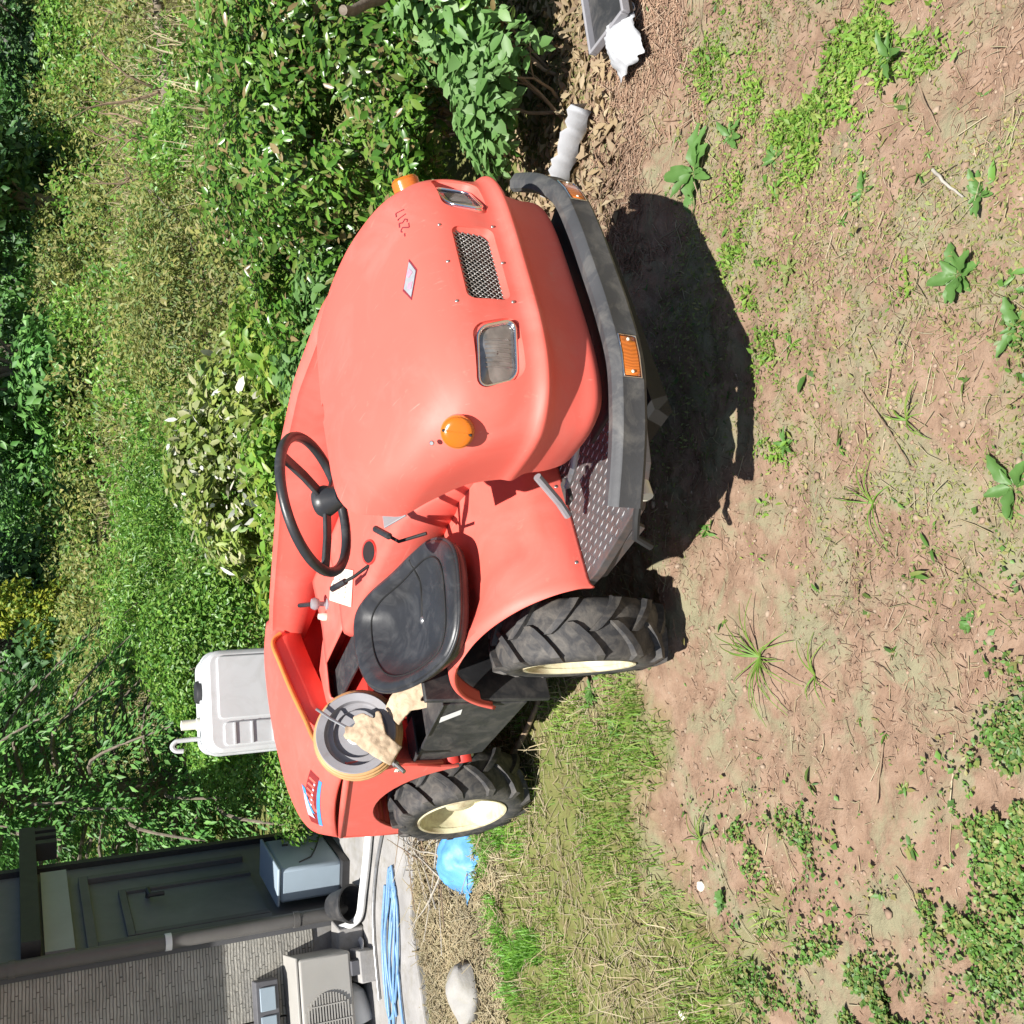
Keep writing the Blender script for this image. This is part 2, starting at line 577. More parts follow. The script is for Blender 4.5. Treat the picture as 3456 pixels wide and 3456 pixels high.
def vnoise(x, y):
    xi = np.floor(x).astype(int)
    yi = np.floor(y).astype(int)
    fx = x - xi
    fy = y - yi
    fx = fx * fx * (3 - 2 * fx)
    fy = fy * fy * (3 - 2 * fy)
    a = _T[xi & 255, yi & 255]
    b_ = _T[(xi + 1) & 255, yi & 255]
    c_ = _T[xi & 255, (yi + 1) & 255]
    d_ = _T[(xi + 1) & 255, (yi + 1) & 255]
    return (a * (1 - fx) + b_ * fx) * (1 - fy) + (c_ * (1 - fx) + d_ * fx) * fy


def fbm(x, y, o=4, f=1.0, p=0.5):
    s_ = 0.0
    a = 1.0
    t = 0.0
    for i in range(o):
        s_ = s_ + a * vnoise(x * f + 17.3 * i, y * f + 9.1 * i)
        t += a
        a *= p
        f *= 2.03
    return s_ / t


def in_poly(x, y, poly):
    x = np.asarray(x)
    y = np.asarray(y)
    r = np.zeros(x.shape, bool)
    n = len(poly)
    for i in range(n):
        x1, y1 = poly[i]
        x2, y2 = poly[(i + 1) % n]
        c_ = ((y1 > y) != (y2 > y)) & (x < (x2 - x1) * (y - y1) / (y2 - y1 + 1e-12) + x1)
        r ^= c_
    return r


# ------------------------------------------------------------------ ground
GRASS = [(-30, 4.9), (-0.9, 4.7), (-0.35, 3.6), (-0.45, 2.95), (-0.72, 2.80), (-0.98, 2.70), (-1.10, 2.46), (-1.22, 2.30), (-1.42, 2.15), (-30, 2.0)]


def soft(mask_fn, x, y):
    w = 0.20
    nx = (fbm(x, y, 4, 3.0) - 0.5) * 0.9
    ny = (fbm(x + 50, y + 20, 4, 3.0) - 0.5) * 0.9
    s_ = 0.0
    for dx, dy in ((0, 0), (w, 0), (-w, 0), (0, w), (0, -w), (w / 2, w / 2), (-w / 2, w / 2), (w / 2, -w / 2), (-w / 2, -w / 2)):
        s_ = s_ + mask_fn(x + nx + dx, y + ny + dy).astype(float)
    return s_ / 9


def grass_mask(x, y):
    return soft(lambda a, b_: in_poly(a, b_, GRASS) | (b_ > 5.2) | ((b_ > 3.35) & (a > 1.2)), x, y)


def ground_z(x, y):
    x = np.asarray(x, float)
    y = np.asarray(y, float)
    near = np.clip(1.5 - np.hypot(x, y - 2.5) / 8, 0.25, 1)
    z = (fbm(x, y, 3, 0.9) - 0.5) * 0.05
    z = z + (fbm(x + 7, y + 3, 4, 9.0) - 0.5) * 0.042 * near
    z = z + (fbm(x + 3, y + 5, 3, 38.0) - 0.5) * 0.020 * near
    # the ground falls gently to the sprayer's left
    b_ = (x - 0.011) * 0.814 + (y - 2.913) * 0.581
    t = np.clip((b_ + 0.35) / 1.2, 0, 1)
    return z - 0.012 - 0.085 * t * t * (3 - 2 * t)


def axis(lo, hi, step, far_lo, far_hi, g=1.06):
    a = list(np.arange(lo, hi, step))
    s_ = step
    while a[-1] < far_hi:
        s_ *= g
        a.append(a[-1] + s_)
    s_ = step
    pre = [lo]
    while pre[-1] > far_lo:
        s_ *= g
        pre.append(pre[-1] - s_)
    return np.array(pre[:0:-1] + a)


gx = axis(-2.2, 2.2, 0.0125, -260, 260)
gy = axis(1.15, 4.2, 0.0125, -40, 420)
GX, GY = np.meshgrid(gx, gy)
GZ = ground_z(GX, GY)
far = np.clip((GY - 25) / 60, 0, 1)
GZ = GZ * (1 - far)
nxg, nyg = len(gx), len(gy)
vv = np.stack([GX.ravel(), GY.ravel(), GZ.ravel()], 1)
ii = np.arange(nxg * nyg).reshape(nyg, nxg)
quads = np.stack([ii[:-1, :-1].ravel(), ii[:-1, 1:].ravel(), ii[1:, 1:].ravel(), ii[1:, :-1].ravel()], 1)


def np_mesh(name, verts, faces, mat, smooth=False):
    me = bpy.data.meshes.new(name)
    nv, nf = len(verts), len(faces)
    k = faces.shape[1]
    me.vertices.add(nv)
    me.vertices.foreach_set('co', np.asarray(verts, np.float32).ravel())
    me.loops.add(nf * k)
    me.loops.foreach_set('vertex_index', np.asarray(faces, np.int32).ravel())
    me.polygons.add(nf)
    me.polygons.foreach_set('loop_start', np.arange(0, nf * k, k, dtype=np.int32))
    me.polygons.foreach_set('loop_total', np.full(nf, k, np.int32))
    me.update(calc_edges=True)
    if smooth:
        me.polygons.foreach_set('use_smooth', np.ones(nf, bool))
    me.materials.append(MATS[mat])
    return me


me = np_mesh('ground', vv, quads, 'soil', True)
zone = grass_mask(GX.ravel(), GY.ravel())
ca = me.color_attributes.new('zone', 'FLOAT_COLOR', 'POINT')
cc = np.ones((len(zone), 4), np.float32)
cc[:, 0] = zone
cc[:, 1] = zone
cc[:, 2] = zone
ca.data.foreach_set('color', cc.ravel())
ground = bpy.data.objects.new('ground', me)
link(ground, kind='structure')

# ------------------------------------------------------------------ leaves and blades


def unit(v):
    return v / (np.linalg.norm(v, axis=1, keepdims=True) + 1e-9)


def leaves(pos, nrm, size, aspect=0.45, fold=0.25, rs=RS, droop=0.0, dirs=None):
    """folded rhombic leaves at pos; nrm is the mean facing of each leaf"""
    n = len(pos)
    nrm = unit(nrm)
    d = rs.normal(size=(n, 3)) if dirs is None else dirs
    d = d - nrm * np.sum(d * nrm, 1, keepdims=True)
    d = unit(d)
    d[:, 2] -= droop
    d = unit(d)
    w = unit(np.cross(nrm, d))
    nn = np.cross(d, w)
    L = (size * (0.6 + 0.8 * rs.rand(n)))[:, None]
    W = L * aspect * (0.8 + 0.4 * rs.rand(n))[:, None]
    p0 = pos
    p1 = pos + d * L * 0.45 + w * W * 0.5 + nn * W * fold
    p2 = pos + d * L
    p3 = pos + d * L * 0.45 - w * W * 0.5 + nn * W * fold
    v = np.stack([p0, p1, p2, p3], 1).reshape(-1, 3)
    k = np.arange(n)[:, None] * 4
    f = np.concatenate([k + np.array([[0, 1, 2]]), k + np.array([[0, 2, 3]])], 1).reshape(-1, 3)
    return v, f


def fine_leaves(pos, nrm, size, aspect=0.45, fold=0.2, rs=RS, droop=0.0, dirs=None, curl=0.18):
    """eight-triangle leaves with midrib fold and curved length"""
    n = len(pos)
    nrm = unit(nrm)
    d = rs.normal(size=(n, 3)) if dirs is None else dirs
    d = unit(d - nrm * np.sum(d * nrm, 1, keepdims=True))
    d[:, 2] -= droop
    d = unit(d)
    w = unit(np.cross(nrm, d))
    nn = np.cross(d, w)
    L = (size * (0.4 + 1.15 * rs.rand(n)))[:, None]
    W = L * aspect * (0.7 + 0.6 * rs.rand(n))[:, None] * 0.5
    cu = (curl * (0.3 + rs.rand(n)))[:, None] * L

    def P(t, s_):
        return pos + d * L * t + w * W * s_ + nn * (W * fold * abs(s_) - cu * t * t)
    v = np.stack([P(0, 0), P(0.28, 0.85), P(0.28, 0), P(0.28, -0.85), P(0.66, 0.80), P(0.66, 0), P(0.66, -0.80), P(1, 0)], 1).reshape(-1, 3)
    k = np.arange(n)[:, None] * 8
    fl = [[0, 1, 2], [0, 2, 3], [1, 4, 5], [1, 5, 2], [2, 5, 6], [2, 6, 3], [4, 7, 5], [5, 7, 6]]
    f = np.concatenate([k + np.array([q]) for q in fl], 1).reshape(-1, 3)
    return v, f


def blades(pos, h, w, lean=0.5, rs=RS):
    """bent grass blades, three segments tapering to a tip"""
    n = len(pos)
    a = rs.rand(n) * 2 * np.pi
    dirs = np.stack([np.cos(a), np.sin(a), np.zeros(n)], 1)
    side = np.stack([-np.sin(a), np.cos(a), np.zeros(n)], 1)
    H = (h * (0.5 + rs.rand(n)))[:, None]
    W = (w * (0.7 + 0.6 * rs.rand(n)))[:, None]
    Ln = (lean * rs.rand(n))[:, None]
    up = np.array([[0, 0, 1.0]])
    m1 = pos + up * H * 0.55 + dirs * H * Ln * 0.35
    tip = pos + up * H * (1 - 0.35 * Ln) + dirs * H * Ln
    v = np.stack([pos - side * W, pos + side * W, m1 + side * W * 0.75, m1 - side * W * 0.75, tip], 1).reshape(-1, 3)
    k = np.arange(n)[:, None] * 5
    f = np.concatenate([k + np.array([[0, 1, 2]]), k + np.array([[0, 2, 3]]), k + np.array([[3, 2, 4]])], 1).reshape(-1, 3)
    return v, f


def flat_straw(pos, length, w, rs=RS, az=None, tilt=0.12):
    """dry stalks lying about: thin raised ridges (triangular section)"""
    n = len(pos)
    a = rs.rand(n) * 2 * np.pi if az is None else az
    t = rs.normal(size=n) * tilt
    d = np.stack([np.cos(a) * np.cos(t), np.sin(a) * np.cos(t), np.sin(t)], 1)
    s_ = np.stack([-np.sin(a), np.cos(a), np.zeros(n)], 1)
    L = (length * np.exp(rs.normal(size=n) * 0.55) * 0.75)[:, None]
    W = (w * (0.6 + 0.8 * rs.rand(n)))[:, None]
    up = np.array([[0, 0, 1.0]])
    bend = s_ * L * (rs.normal(size=n) * 0.08)[:, None]
    A = pos - d * L / 2
    Mi = pos + bend
    B = pos + d * L / 2
    v = []
    for P in (A, Mi, B):
        v += [P - s_ * W, P + s_ * W, P + up * W * 1.4]
    v = np.stack(v, 1).reshape(-1, 3)
    k = np.arange(n)[:, None] * 9
    fl = []
    for i in (0, 3):
        fl += [[i, i + 1, i + 4], [i, i + 4, i + 3], [i + 1, i + 2, i + 5], [i + 1, i + 5, i + 4], [i + 2, i, i + 3], [i + 2, i + 3, i + 5]]
    f = np.concatenate([k + np.array([q]) for q in fl], 1).reshape(-1, 3)
    return v, f


def join(parts):
    vs, fs, k = [], [], 0
    for v, f in parts:
        vs.append(v)
        fs.append(f + k)
        k += len(v)
    return np.concatenate(vs), np.concatenate(fs)


def stuff(name, vf, mat, label=None, cat=None, parent=None, kind='stuff', smooth=False, **k):
    o = bpy.data.objects.new(name, np_mesh(name, vf[0], vf[1], mat, smooth))
    return link(o, parent, label, cat, kind=kind, **k)


def crown_points(blobs, n, rs=RS, shell=0.55, gap=0.0, gapf=3.0):
    """points through the volume of a union of ellipsoids, denser near the outside"""
    b_ = np.array(blobs, float)
    vol = b_[:, 3] * b_[:, 4] * b_[:, 5]
    P, N = [], []
    need = n
    while need > 0:
        m_ = int(need * 1.6) + 50
        ix = rs.choice(len(b_), m_, p=vol ** 0.75 / np.sum(vol ** 0.75))
        d = unit(rs.normal(size=(m_, 3)))
        d[:, 2] = np.where(d[:, 2] < -0.35, -d[:, 2], d[:, 2])
        r = np.clip(1 - np.abs(rs.normal(size=m_)) * (1 - shell), 0.15, 1.1)
        p = b_[ix, :3] + d * b_[ix, 3:6] * r[:, None]
        if gap > 0:
            q = fbm(p[:, 0] * 1.0 + p[:, 2] * 0.7, p[:, 1] + p[:, 2] * 1.3, 3, gapf)
            keep = q > np.percentile(q, gap * 100)
            p, d, ix = p[keep], d[keep], ix[keep]
        P.append(p)
        N.append(d / b_[ix, 3:6])
        need -= len(p)
    P = np.concatenate(P)[:n]
    N = unit(np.concatenate(N)[:n])
    return P, N

# ------------------------------------------------------------------ the sprayer (local x forward, y to the driver's left)
V = empty('orchard_sprayer', (0.0105, 2.9122, -0.0349), rad(-54.5),
          label='faded red ride-on orchard sprayer with black seat and cream wheel rims', cat='sprayer')


V.rotation_euler = (rad(-4.0), 0, rad(-54.5))   # its left wheels stand a little lower


def interp(z, zs, vs):
    return float(np.interp(z, zs, vs))


def smooth_interp(t, ts, vs):
    """monotone-ish cubic through the knots"""
    ts = np.array(ts, float)
    vs = np.array(vs, float)
    i = int(np.clip(np.searchsorted(ts, t) - 1, 0, len(ts) - 2))
    h_ = ts[i + 1] - ts[i]
    u = (t - ts[i]) / h_

    def m(k):
        if k == 0:
            return (vs[1] - vs[0]) / (ts[1] - ts[0])
        if k == len(ts) - 1:
            return (vs[-1] - vs[-2]) / (ts[-1] - ts[-2])
        return (vs[k + 1] - vs[k - 1]) / (ts[k + 1] - ts[k - 1])
    a, b_ = vs[i], vs[i + 1]
    m0, m1 = m(i) * h_, m(i + 1) * h_
    return (2 * u ** 3 - 3 * u ** 2 + 1) * a + (u ** 3 - 2 * u ** 2 + u) * m0 + (-2 * u ** 3 + 3 * u ** 2) * b_ + (u ** 3 - u ** 2) * m1


#        t     z      front  halfw  rear
LEV = [(0.00, 0.525, 0.875, 0.370, 0.74),
       (0.06, 0.550, 0.902, 0.405, 0.68),
       (0.14, 0.600, 0.900, 0.420, 0.65),
       (0.22, 0.660, 0.912, 0.430, 0.64),
       (0.27, 0.690, 0.945, 0.446, 0.63),
       (0.31, 0.705, 0.948, 0.448, 0.63),
       (0.35, 0.725, 0.926, 0.443, 0.625),
       (0.43, 0.800, 0.918, 0.447, 0.60),
       (0.52, 0.865, 0.905, 0.447, 0.53),
       (0.60, 0.910, 0.875, 0.442, 0.46),
       (0.68, 0.945, 0.830, 0.432, 0.44),
       (0.76, 0.975, 0.755, 0.416, 0.42),
       (0.84, 1.002, 0.660, 0.390, 0.39),
       (0.91, 1.025, 0.560, 0.340, 0.36),
       (0.96, 1.038, 0.460, 0.250, 0.34),
       (1.00, 1.042, 0.350, 0.030, 0.33)]
lt = [l[0] for l in LEV]
NEX = 3.8


def cowl_level(t):
    return [smooth_interp(t, lt, [l[k] for l in LEV]) for k in (1, 2, 3, 4)]


def cowl_pt(t, ph, off=0.0):
    z, af, B, ar = cowl_level(t)
    e = 2 / NEX
    c_, s_ = math.cos(ph), math.sin(ph)
    a = ar + (af - ar + off) * (abs(c_) ** e)
    y = (B + off) * math.copysign(abs(s_) ** e, s_)
    y *= 0.94 + 0.06 * min(1, max(0, (a - ar) / 0.18))
    return Vector((a, y, z))


mb = MB()
rows = []
NL, NP = 64, 72
for i in range(NL + 1):
    t = i / NL
    rows.append([cowl_pt(t, -math.pi / 2 + math.pi * j / NP) for j in range(NP + 1)])
mb.grid(rows)
cowl = mb.build('nose_cowl', 'red_paint', V, smooth=50, solid=0.012)


def apply_mods(o):
    dg_ = bpy.context.evaluated_depsgraph_get()
    dg_.update()
    me_ = bpy.data.meshes.new_from_object(o.evaluated_get(dg_))
    o.modifiers.clear()
    o.data = me_
    return o


apply_mods(cowl)
HL = [(-0.269, 0.797, -1), (0.269, 0.797, 1)]
cutm = MB()
for y, z, sd in HL:
    cutm.prism(rrect(y, z, 0.080, 0.056, 0.030, 5, skew=0.25 * sd), 0.60, 1.10, 'yz')
cutm.prism(rrect(0.0, 0.797, 0.125, 0.052, 0.022, 5), 0.60, 1.10, 'yz')
cut = cutm.build('cutter', 'red_paint', None, smooth=0)
cut.parent = V
md = cowl.modifiers.new('cut', 'BOOLEAN')
md.operation = 'DIFFERENCE'
md.solver = 'EXACT'
md.object = cut
apply_mods(cowl)
bpy.data.objects.remove(cut)
cowl.data.polygons.foreach_set('use_smooth', [True] * len(cowl.data.polygons))
cowl.data.set_sharp_from_angle(angle=rad(38))


def cowl_a(y, z):
    """front surface of the cowl at (y, z)"""
    zs = [cowl_level(t)[0] for t in np.linspace(0, 1, 80)]
    t = float(np.interp(z, zs, np.linspace(0, 1, 80)))
    _, af, B, ar = cowl_level(t)
    s_ = min(0.999, abs(y) / B) ** (NEX / 2)
    c_ = math.sqrt(1 - s_ * s_)
    return ar + (af - ar) * c_ ** (2 / NEX)


def ring(mb_, outer, inner, x0o, x0i, x1o=None, x1i=None):
    """wall between two outlines in the yz plane at given depths (functions of y,z or numbers)"""
    n = len(outer)
    f0 = (lambda p: x0o(p)) if callable(x0o) else (lambda p: x0o)
    f1 = (lambda p: x0i(p)) if callable(x0i) else (lambda p: x0i)
    k = len(mb_.v)
    for p in outer:
        mb_.v.append((f0(p), p[0], p[1]))
    for p in inner:
        mb_.v.append((f1(p), p[0], p[1]))
    for i in range(n):
        j = (i + 1) % n
        mb_.f.append((k + i, k + j, k + n + j, k + n + i))


for y, z, sd in HL:
    yaw = 0.42 * sd
    def depth(p, y=y, yaw=yaw, z=z):
        return cowl_a(y, z) - 0.022 - (p[0] - y) * yaw - (p[1] - z) * 0.12
    o1 = rrect(y, z, 0.080, 0.056, 0.030, 5, skew=0.25 * sd)
    o2 = rrect(y, z, 0.070, 0.047, 0.026, 5, skew=0.25 * sd)
    mb = MB()
    ring(mb, o1, o2, lambda p: cowl_a(p[0], p[1]) - 0.006, depth)
    mb.build('headlight_recess', 'red_paint', V, smooth=40)
    mb = MB()
    o3 = rrect(y, z, 0.0715, 0.0485, 0.026, 5, skew=0.25 * sd)
    o4 = rrect(y, z, 0.0635, 0.042, 0.023, 5, skew=0.25 * sd)
    o3b = rrect(y, z, 0.066, 0.044, 0.024, 5, skew=0.25 * sd)
    ring(mb, o3, o3b, lambda p: depth(p) - 0.002, lambda p: depth(p) + 0.006)
    ring(mb, o3b, o4, lambda p: depth(p) + 0.006, lambda p: depth(p) - 0.001)
    hl = mb.build('headlight', 'chrome', V, smooth=60)
    mb = MB()
    rings_ = []
    for q, dz in ((1.0, 0.0), (0.8, 0.003), (0.5, 0.006), (0.05, 0.008)):
        o5 = [(y + (p[0] - y) * q, z + (p[1] - z) * q) for p in o4]
        rings_.append([(depth(p) - 0.002 + dz, p[0], p[1]) for p in o5])
    mb.grid(rings_, closed_u=True)
    mb.build('lens', 'lamp_glass', hl, smooth=60)
    mb = MB()
    mb.tube([(depth(p) + 0.004, p[0], p[1]) for p in o3b], 0.0042, 8, closed=True)
    mb.build('bezel', 'chrome', hl, smooth=60)
    for q in range(7):
        yy = y - 0.030 + q * 0.010
        mb = MB()
        mb.tube([(depth((yy, z - 0.028)) + 0.004, yy, z - 0.028), (depth((yy, z)) + 0.0065, yy, z), (depth((yy, z + 0.028)) + 0.004, yy, z + 0.028)], 0.0016, 5)
        mb.build('lens_rib', 'lamp_glass', hl, smooth=60)
    mb = MB()
    mb.prism([(p[0], p[1]) for p in rrect(y, z, 0.08, 0.055, 0.03, 4)], 0.80, 0.805, 'yz')
    mb.build('reflector', 'dark_steel', hl)

# grille: expanded-metal mesh behind the opening
mb = MB()
o1 = rrect(0, 0.797, 0.125, 0.052, 0.022, 5)
o2 = rrect(0, 0.797, 0.112, 0.042, 0.016, 5)
ring(mb, o1, o2, lambda p: cowl_a(p[0], p[1]) - 0.004, 0.902)
gr = mb.build('grille', 'red_paint', V, smooth=40)
mb = MB()
W, H = 0.116, 0.046
sx, sy = 0.0150, 0.0105
for dirn in (1, -1):
    for k in range(-16, 17):
        pts = []
        c0 = k * sx
        steps = 40
        for q in range(steps + 1):
            zz = -H + 2 * H * q / steps
            yy = c0 + dirn * zz * (sx / sy) * 0.72
            if abs(yy) <= W:
                pts.append((0.9035 + 0.0008 * dirn, yy, 0.797 + zz))
        if len(pts) > 2:
            mb.tube([pts[0], pts[len(pts) // 2], pts[-1]], 0.00125, 4)
mb.build('wire_mesh', 'steel', gr, kind='stuff')
mb = MB()
mb.prism(rrect(0, 0.797, 0.118, 0.047, 0.016, 4), 0.80, 0.806, 'yz')
mb.build('radiator_back', 'dark_steel', gr)
mb = MB()
for q in range(9):
    mb.box((0.83, 0, 0.757 + q * 0.01), (0.03, 0.2, 0.002))
mb.build('cooling_fins', 'dark_steel', gr)


def bolt(parent, p, n, r=0.006, h_=0.004, mat='steel', name='bolt'):
    m_ = frame_from(n, (0, 0, 1), p)
    b2 = MB()
    b2.lathe([(r, 0), (r, h_ * 0.6), (r * 0.7, h_), (0.0001, h_)], 8, m_)
    return b2.build(name, mat, parent, smooth=50)


for y in (-0.131, 0.0, 0.131):
    for z in (0.874, 0.743):
        bolt(V, (cowl_a(y, z) + 0.0005, y, z), (1, y * 0.3, 0.15 if z > 0.8 else 0), 0.0045, 0.003)

# badge (diamond emblem) and the painted model lettering on the hood
def surf_frame(y, z):
    e = 0.01
    p = Vector((cowl_a(y, z), y, z))
    dy = Vector((cowl_a(y + e, z), y + e, z)) - p
    dz = Vector((cowl_a(y, z + e), y, z + e)) - p
    n = dy.cross(dz).normalized()
    if n.x < 0:
        n = -n
    return p, n


def on_cowl(poly, mat, name, parent, y0, z0, sc, lift, nseg=1):
    """flat emblem pressed to the hood surface: outline points are projected to the surface"""
    b2 = MB()
    pts = []
    for u, w in poly:
        y = y0 + u * sc
        z = z0 + w * sc
        p, n = surf_frame(y, z)
        pts.append(p + n * lift)
    c_ = sum(pts, Vector()) / len(pts)
    _, n0 = surf_frame(y0, z0)
    c_ = c_ + n0 * 0.0006
    k = len(pts)
    b2.add(pts + [c_], [(i, (i + 1) % k, k) for i in range(k)])
    return b2.build(name, mat, parent, smooth=0)


def dense(poly, m_=4):
    r = []
    for i in range(len(poly)):
        a, b_ = poly[i], poly[(i + 1) % len(poly)]
        for q in range(m_):
            r.append((a[0] + (b_[0] - a[0]) * q / m_, a[1] + (b_[1] - a[1]) * q / m_))
    return r


bd = on_cowl(dense([(1.0, -0.06), (0.22, -0.20), (-1.0, 0.06), (-0.22, 0.20)]), 'lettering', 'badge', V, 0.0, 0.944, 0.064, 0.0012)
on_cowl(dense([(0.86, -0.05), (0.19, -0.165), (-0.86, 0.05), (-0.19, 0.165)]), 'badge_grey', 'badge_face', bd, 0.0, 0.944, 0.064, 0.0022)
on_cowl(dense([(0.50, -0.03), (0.22, -0.09), (0.08, 0.02), (0.3, 0.06)]), 'badge_pink', 'badge_mark', bd, 0.0, 0.944, 0.064, 0.0032)
on_cowl(dense([(-0.15, 0.05), (-0.22, -0.05), (-0.5, 0.02), (-0.35, 0.09)]), 'badge_pink', 'badge_mark', bd, 0.0, 0.944, 0.064, 0.0032)

# stencilled "-231-" style marks, strokes laid on the hood
def stroke(poly, y0, z0, sc, slant=0.12):
    b2 = MB()
    for i in range(len(poly) - 1):
        a, b_ = poly[i], poly[i + 1]
        dx, dz = b_[0] - a[0], b_[1] - a[1]
        l = math.hypot(dx, dz)
        nx, nz = -dz / l * 0.06, dx / l * 0.06
        q = [(a[0] + nx, a[1] + nz), (b_[0] + nx, b_[1] + nz), (b_[0] - nx, b_[1] - nz), (a[0] - nx, a[1] - nz)]
        pts = []
        for u, w in q:
            y = y0 - 0 + u * sc
            z = z0 + w * sc * 0.45 + u * sc * slant
            p, n = surf_frame(y, z)
            pts.append(p + n * 0.0012)
        b2.add(pts, [(0, 1, 2, 3)])
    return b2


GL = [('-', [[(-0.15, 0.2), (0.2, 0.2)]]),
      ('2', [[(-0.25, 0.35), (0, 0.5), (0.25, 0.3), (-0.25, -0.5), (0.28, -0.5)]]),
      ('3', [[(-0.25, 0.5), (0.25, 0.5), (0.0, 0.1), (0.25, -0.2), (0, -0.5), (-0.25, -0.4)]]),
      ('1', [[(-0.1, 0.4), (0.05, 0.5), (0.05, -0.5)]]),
      ('7', [[(-0.25, 0.5), (0.25, 0.5), (0, -0.5)]])]
for i, (ch, strokes) in enumerate(GL):
    for s_ in strokes:
        stroke(s_, 0.150 + i * 0.0235, 0.936, 0.032, -0.06).build('model_lettering', 'lettering', V, smooth=0)

# amber indicators, round, one on each shoulder of the nose
for sd in (-1, 1):
    y, z = 0.433 * sd, 0.886
    x = 0.792
    n = Vector((0.55, 0.72 * sd, 0.42)).normalized()
    # march outwards until outside the cowl
    p = Vector((x, y * 0.985, z))
    m_ = frame_from(n, (0, 0, 1), p)
    mb = MB()
    mb.lathe([(0.037, -0.02), (0.037, 0.004), (0.033, 0.007), (0.0001, 0.007)], 28, m_)
    il = mb.build('indicator_lamp', 'amber_dull', V, smooth=40)
    mb = MB()
    mb.lathe([(0.0345, 0.004), (0.0345, 0.009), (0.031, 0.0125), (0.018, 0.0145), (0.0001, 0.015)], 28, m_)
    mb.box((0, 0, 0.0145), (0.003, 0.05, 0.003), m_)
    mb.build('lens', 'amber_lens', il, smooth=50)
    for q in (-1, 1):
        bolt(il, m_ @ Vector((0.0, 0.030 * q, 0.010)), n, 0.0035, 0.006, 'dark_steel', 'screw')
    if sd < 0:
        pz = Vector((0.745, -0.424, 0.930))
        bolt(V, pz, n, 0.006, 0.005)

# bumper
def bump_a(y):
    return smooth_interp(abs(y), [0, 0.15, 0.30, 0.42, 0.50, 0.59], [0.972, 0.970, 0.952, 0.898, 0.846, 0.775])


def bumper_pt(y, off, z):
    e = 0.005
    d = Vector((bump_a(min(0.59, y + e)) - bump_a(max(-0.59, y - e)), 2 * e)).normalized() if abs(y) < 0.585 else Vector((-0.078 * (1 if y > 0 else -1), 0.09)).normalized()
    n = Vector((d.y, -d.x))
    return Vector((bump_a(y) + n.x * off, y + n.y * off, z))


sec = [(-0.048, 0.526), (-0.040, 0.538), (-0.018, 0.541), (-0.012, 0.537), (0.001, 0.531), (0.005, 0.525),
       (0.003, 0.497), (0.005, 0.470), (0.000, 0.461), (-0.04, 0.459)]
ys = np.linspace(-0.59, 0.59, 61)
mb = MB()
mb.grid([[bumper_pt(y, o_, z) for (o_, z) in sec] for y in ys], closed_u=True)
k0 = 0
mb.f.append(tuple(range(len(sec))))
mb.f.append(tuple(range(len(mb.v) - 1, len(mb.v) - 1 - len(sec), -1)))
bumper = mb.build('bumper', 'grey_plastic', V, smooth=32)
for sd in (-1, 1):
    mb = MB()
    y0, y1 = (0.245 * sd, 0.340 * sd)
    def lp(o_, z, y0=y0, y1=y1):
        return [bumper_pt(y0 + (y1 - y0) * q / 6, o_, z) for q in range(7)]
    mb.grid([lp(0.001, 0.480), lp(0.008, 0.481), lp(0.009, 0.497), lp(0.008, 0.519), lp(0.001, 0.520)])
    il = mb.build('bumper_lamp', 'amber_dull', bumper, smooth=40, solid=0.003)
    mb = MB()
    fr = []
    for (ya, za) in ((0.241, 0.477), (0.344, 0.477), (0.344, 0.523), (0.241, 0.523)):
        fr.append(bumper_pt(ya * sd, 0.008, za))
    mb.tube([fr[0], (fr[0] + fr[1]) / 2 + Vector((0.004, 0, 0)), fr[1], fr[2], (fr[2] + fr[3]) / 2 + Vector((0.004, 0, 0)), fr[3]], 0.0022, 6, closed=True)
    mb.build('lamp_frame', 'chrome', bumper)
    for q in (0.253, 0.332):
        bolt(bumper, bumper_pt(q * sd, 0.0095, 0.500), (1, 0.4 * sd, 0), 0.004, 0.003, 'off_white', 'screw')
# dark inner panel between bumper and nose
mb = MB()
mb.grid([[bumper_pt(y, -0.045, 0.500) for y in np.linspace(-0.36, 0.36, 31)],
         [Vector((cowl_level(0.03)[1] * 0.9 - 0.25 * (abs(y) / 0.5) ** 2.2, y * 0.9, 0.48)) for y in np.linspace(-0.36, 0.36, 31)]])
mb.build('lower_grille_tray', 'dark_steel', V, solid=0.01)
mb = MB()
mb.box((0.60, 0, 0.335), (0.42, 0.62, 0.05))
mb.box((-0.3, 0, 0.30), (1.9, 0.40, 0.16))
mb.box((0.0, 0, 0.25), (0.07, 0.80, 0.07))
mb.box((-1.12, 0, 0.25), (0.08, 0.86, 0.08))
mb.build('chassis', 'dark_steel', V, smooth=0)

# dash, steering column and wheel
mb = MB()
zs_ = [0.60, 0.72, 0.84, 0.92, 0.98, 1.015]
rows = []
for z in zs_:
    bw = interp(z, [l[1] for l in LEV], [l[3] for l in LEV]) - 0.02
    rows.append([(interp(z, [0.6, 0.85, 1.015], [0.74, 0.64, 0.50]), y * 0.97, z) for y in np.linspace(-bw, bw, 9)])
mb.grid(rows)
mb.build('dash_panel', 'red_inner', V, smooth=40, solid=0.006)
SC = Vector((0.215, -0.215, 1.055))
SN = Vector((-math.sin(rad(40)), 0.08, math.cos(rad(40)))).normalized()
SM = frame_from(SN, (1, 0, 0), SC)
sw = MB()
sw.tube([SM @ Vector((0.185 * math.cos(a), 0.185 * math.sin(a), 0)) for a in np.linspace(0, 2 * math.pi, 49)[:-1]], 0.0135, 10, closed=True)
st = sw.build('steering_wheel', 'vinyl', V, smooth=60)
mb = MB()
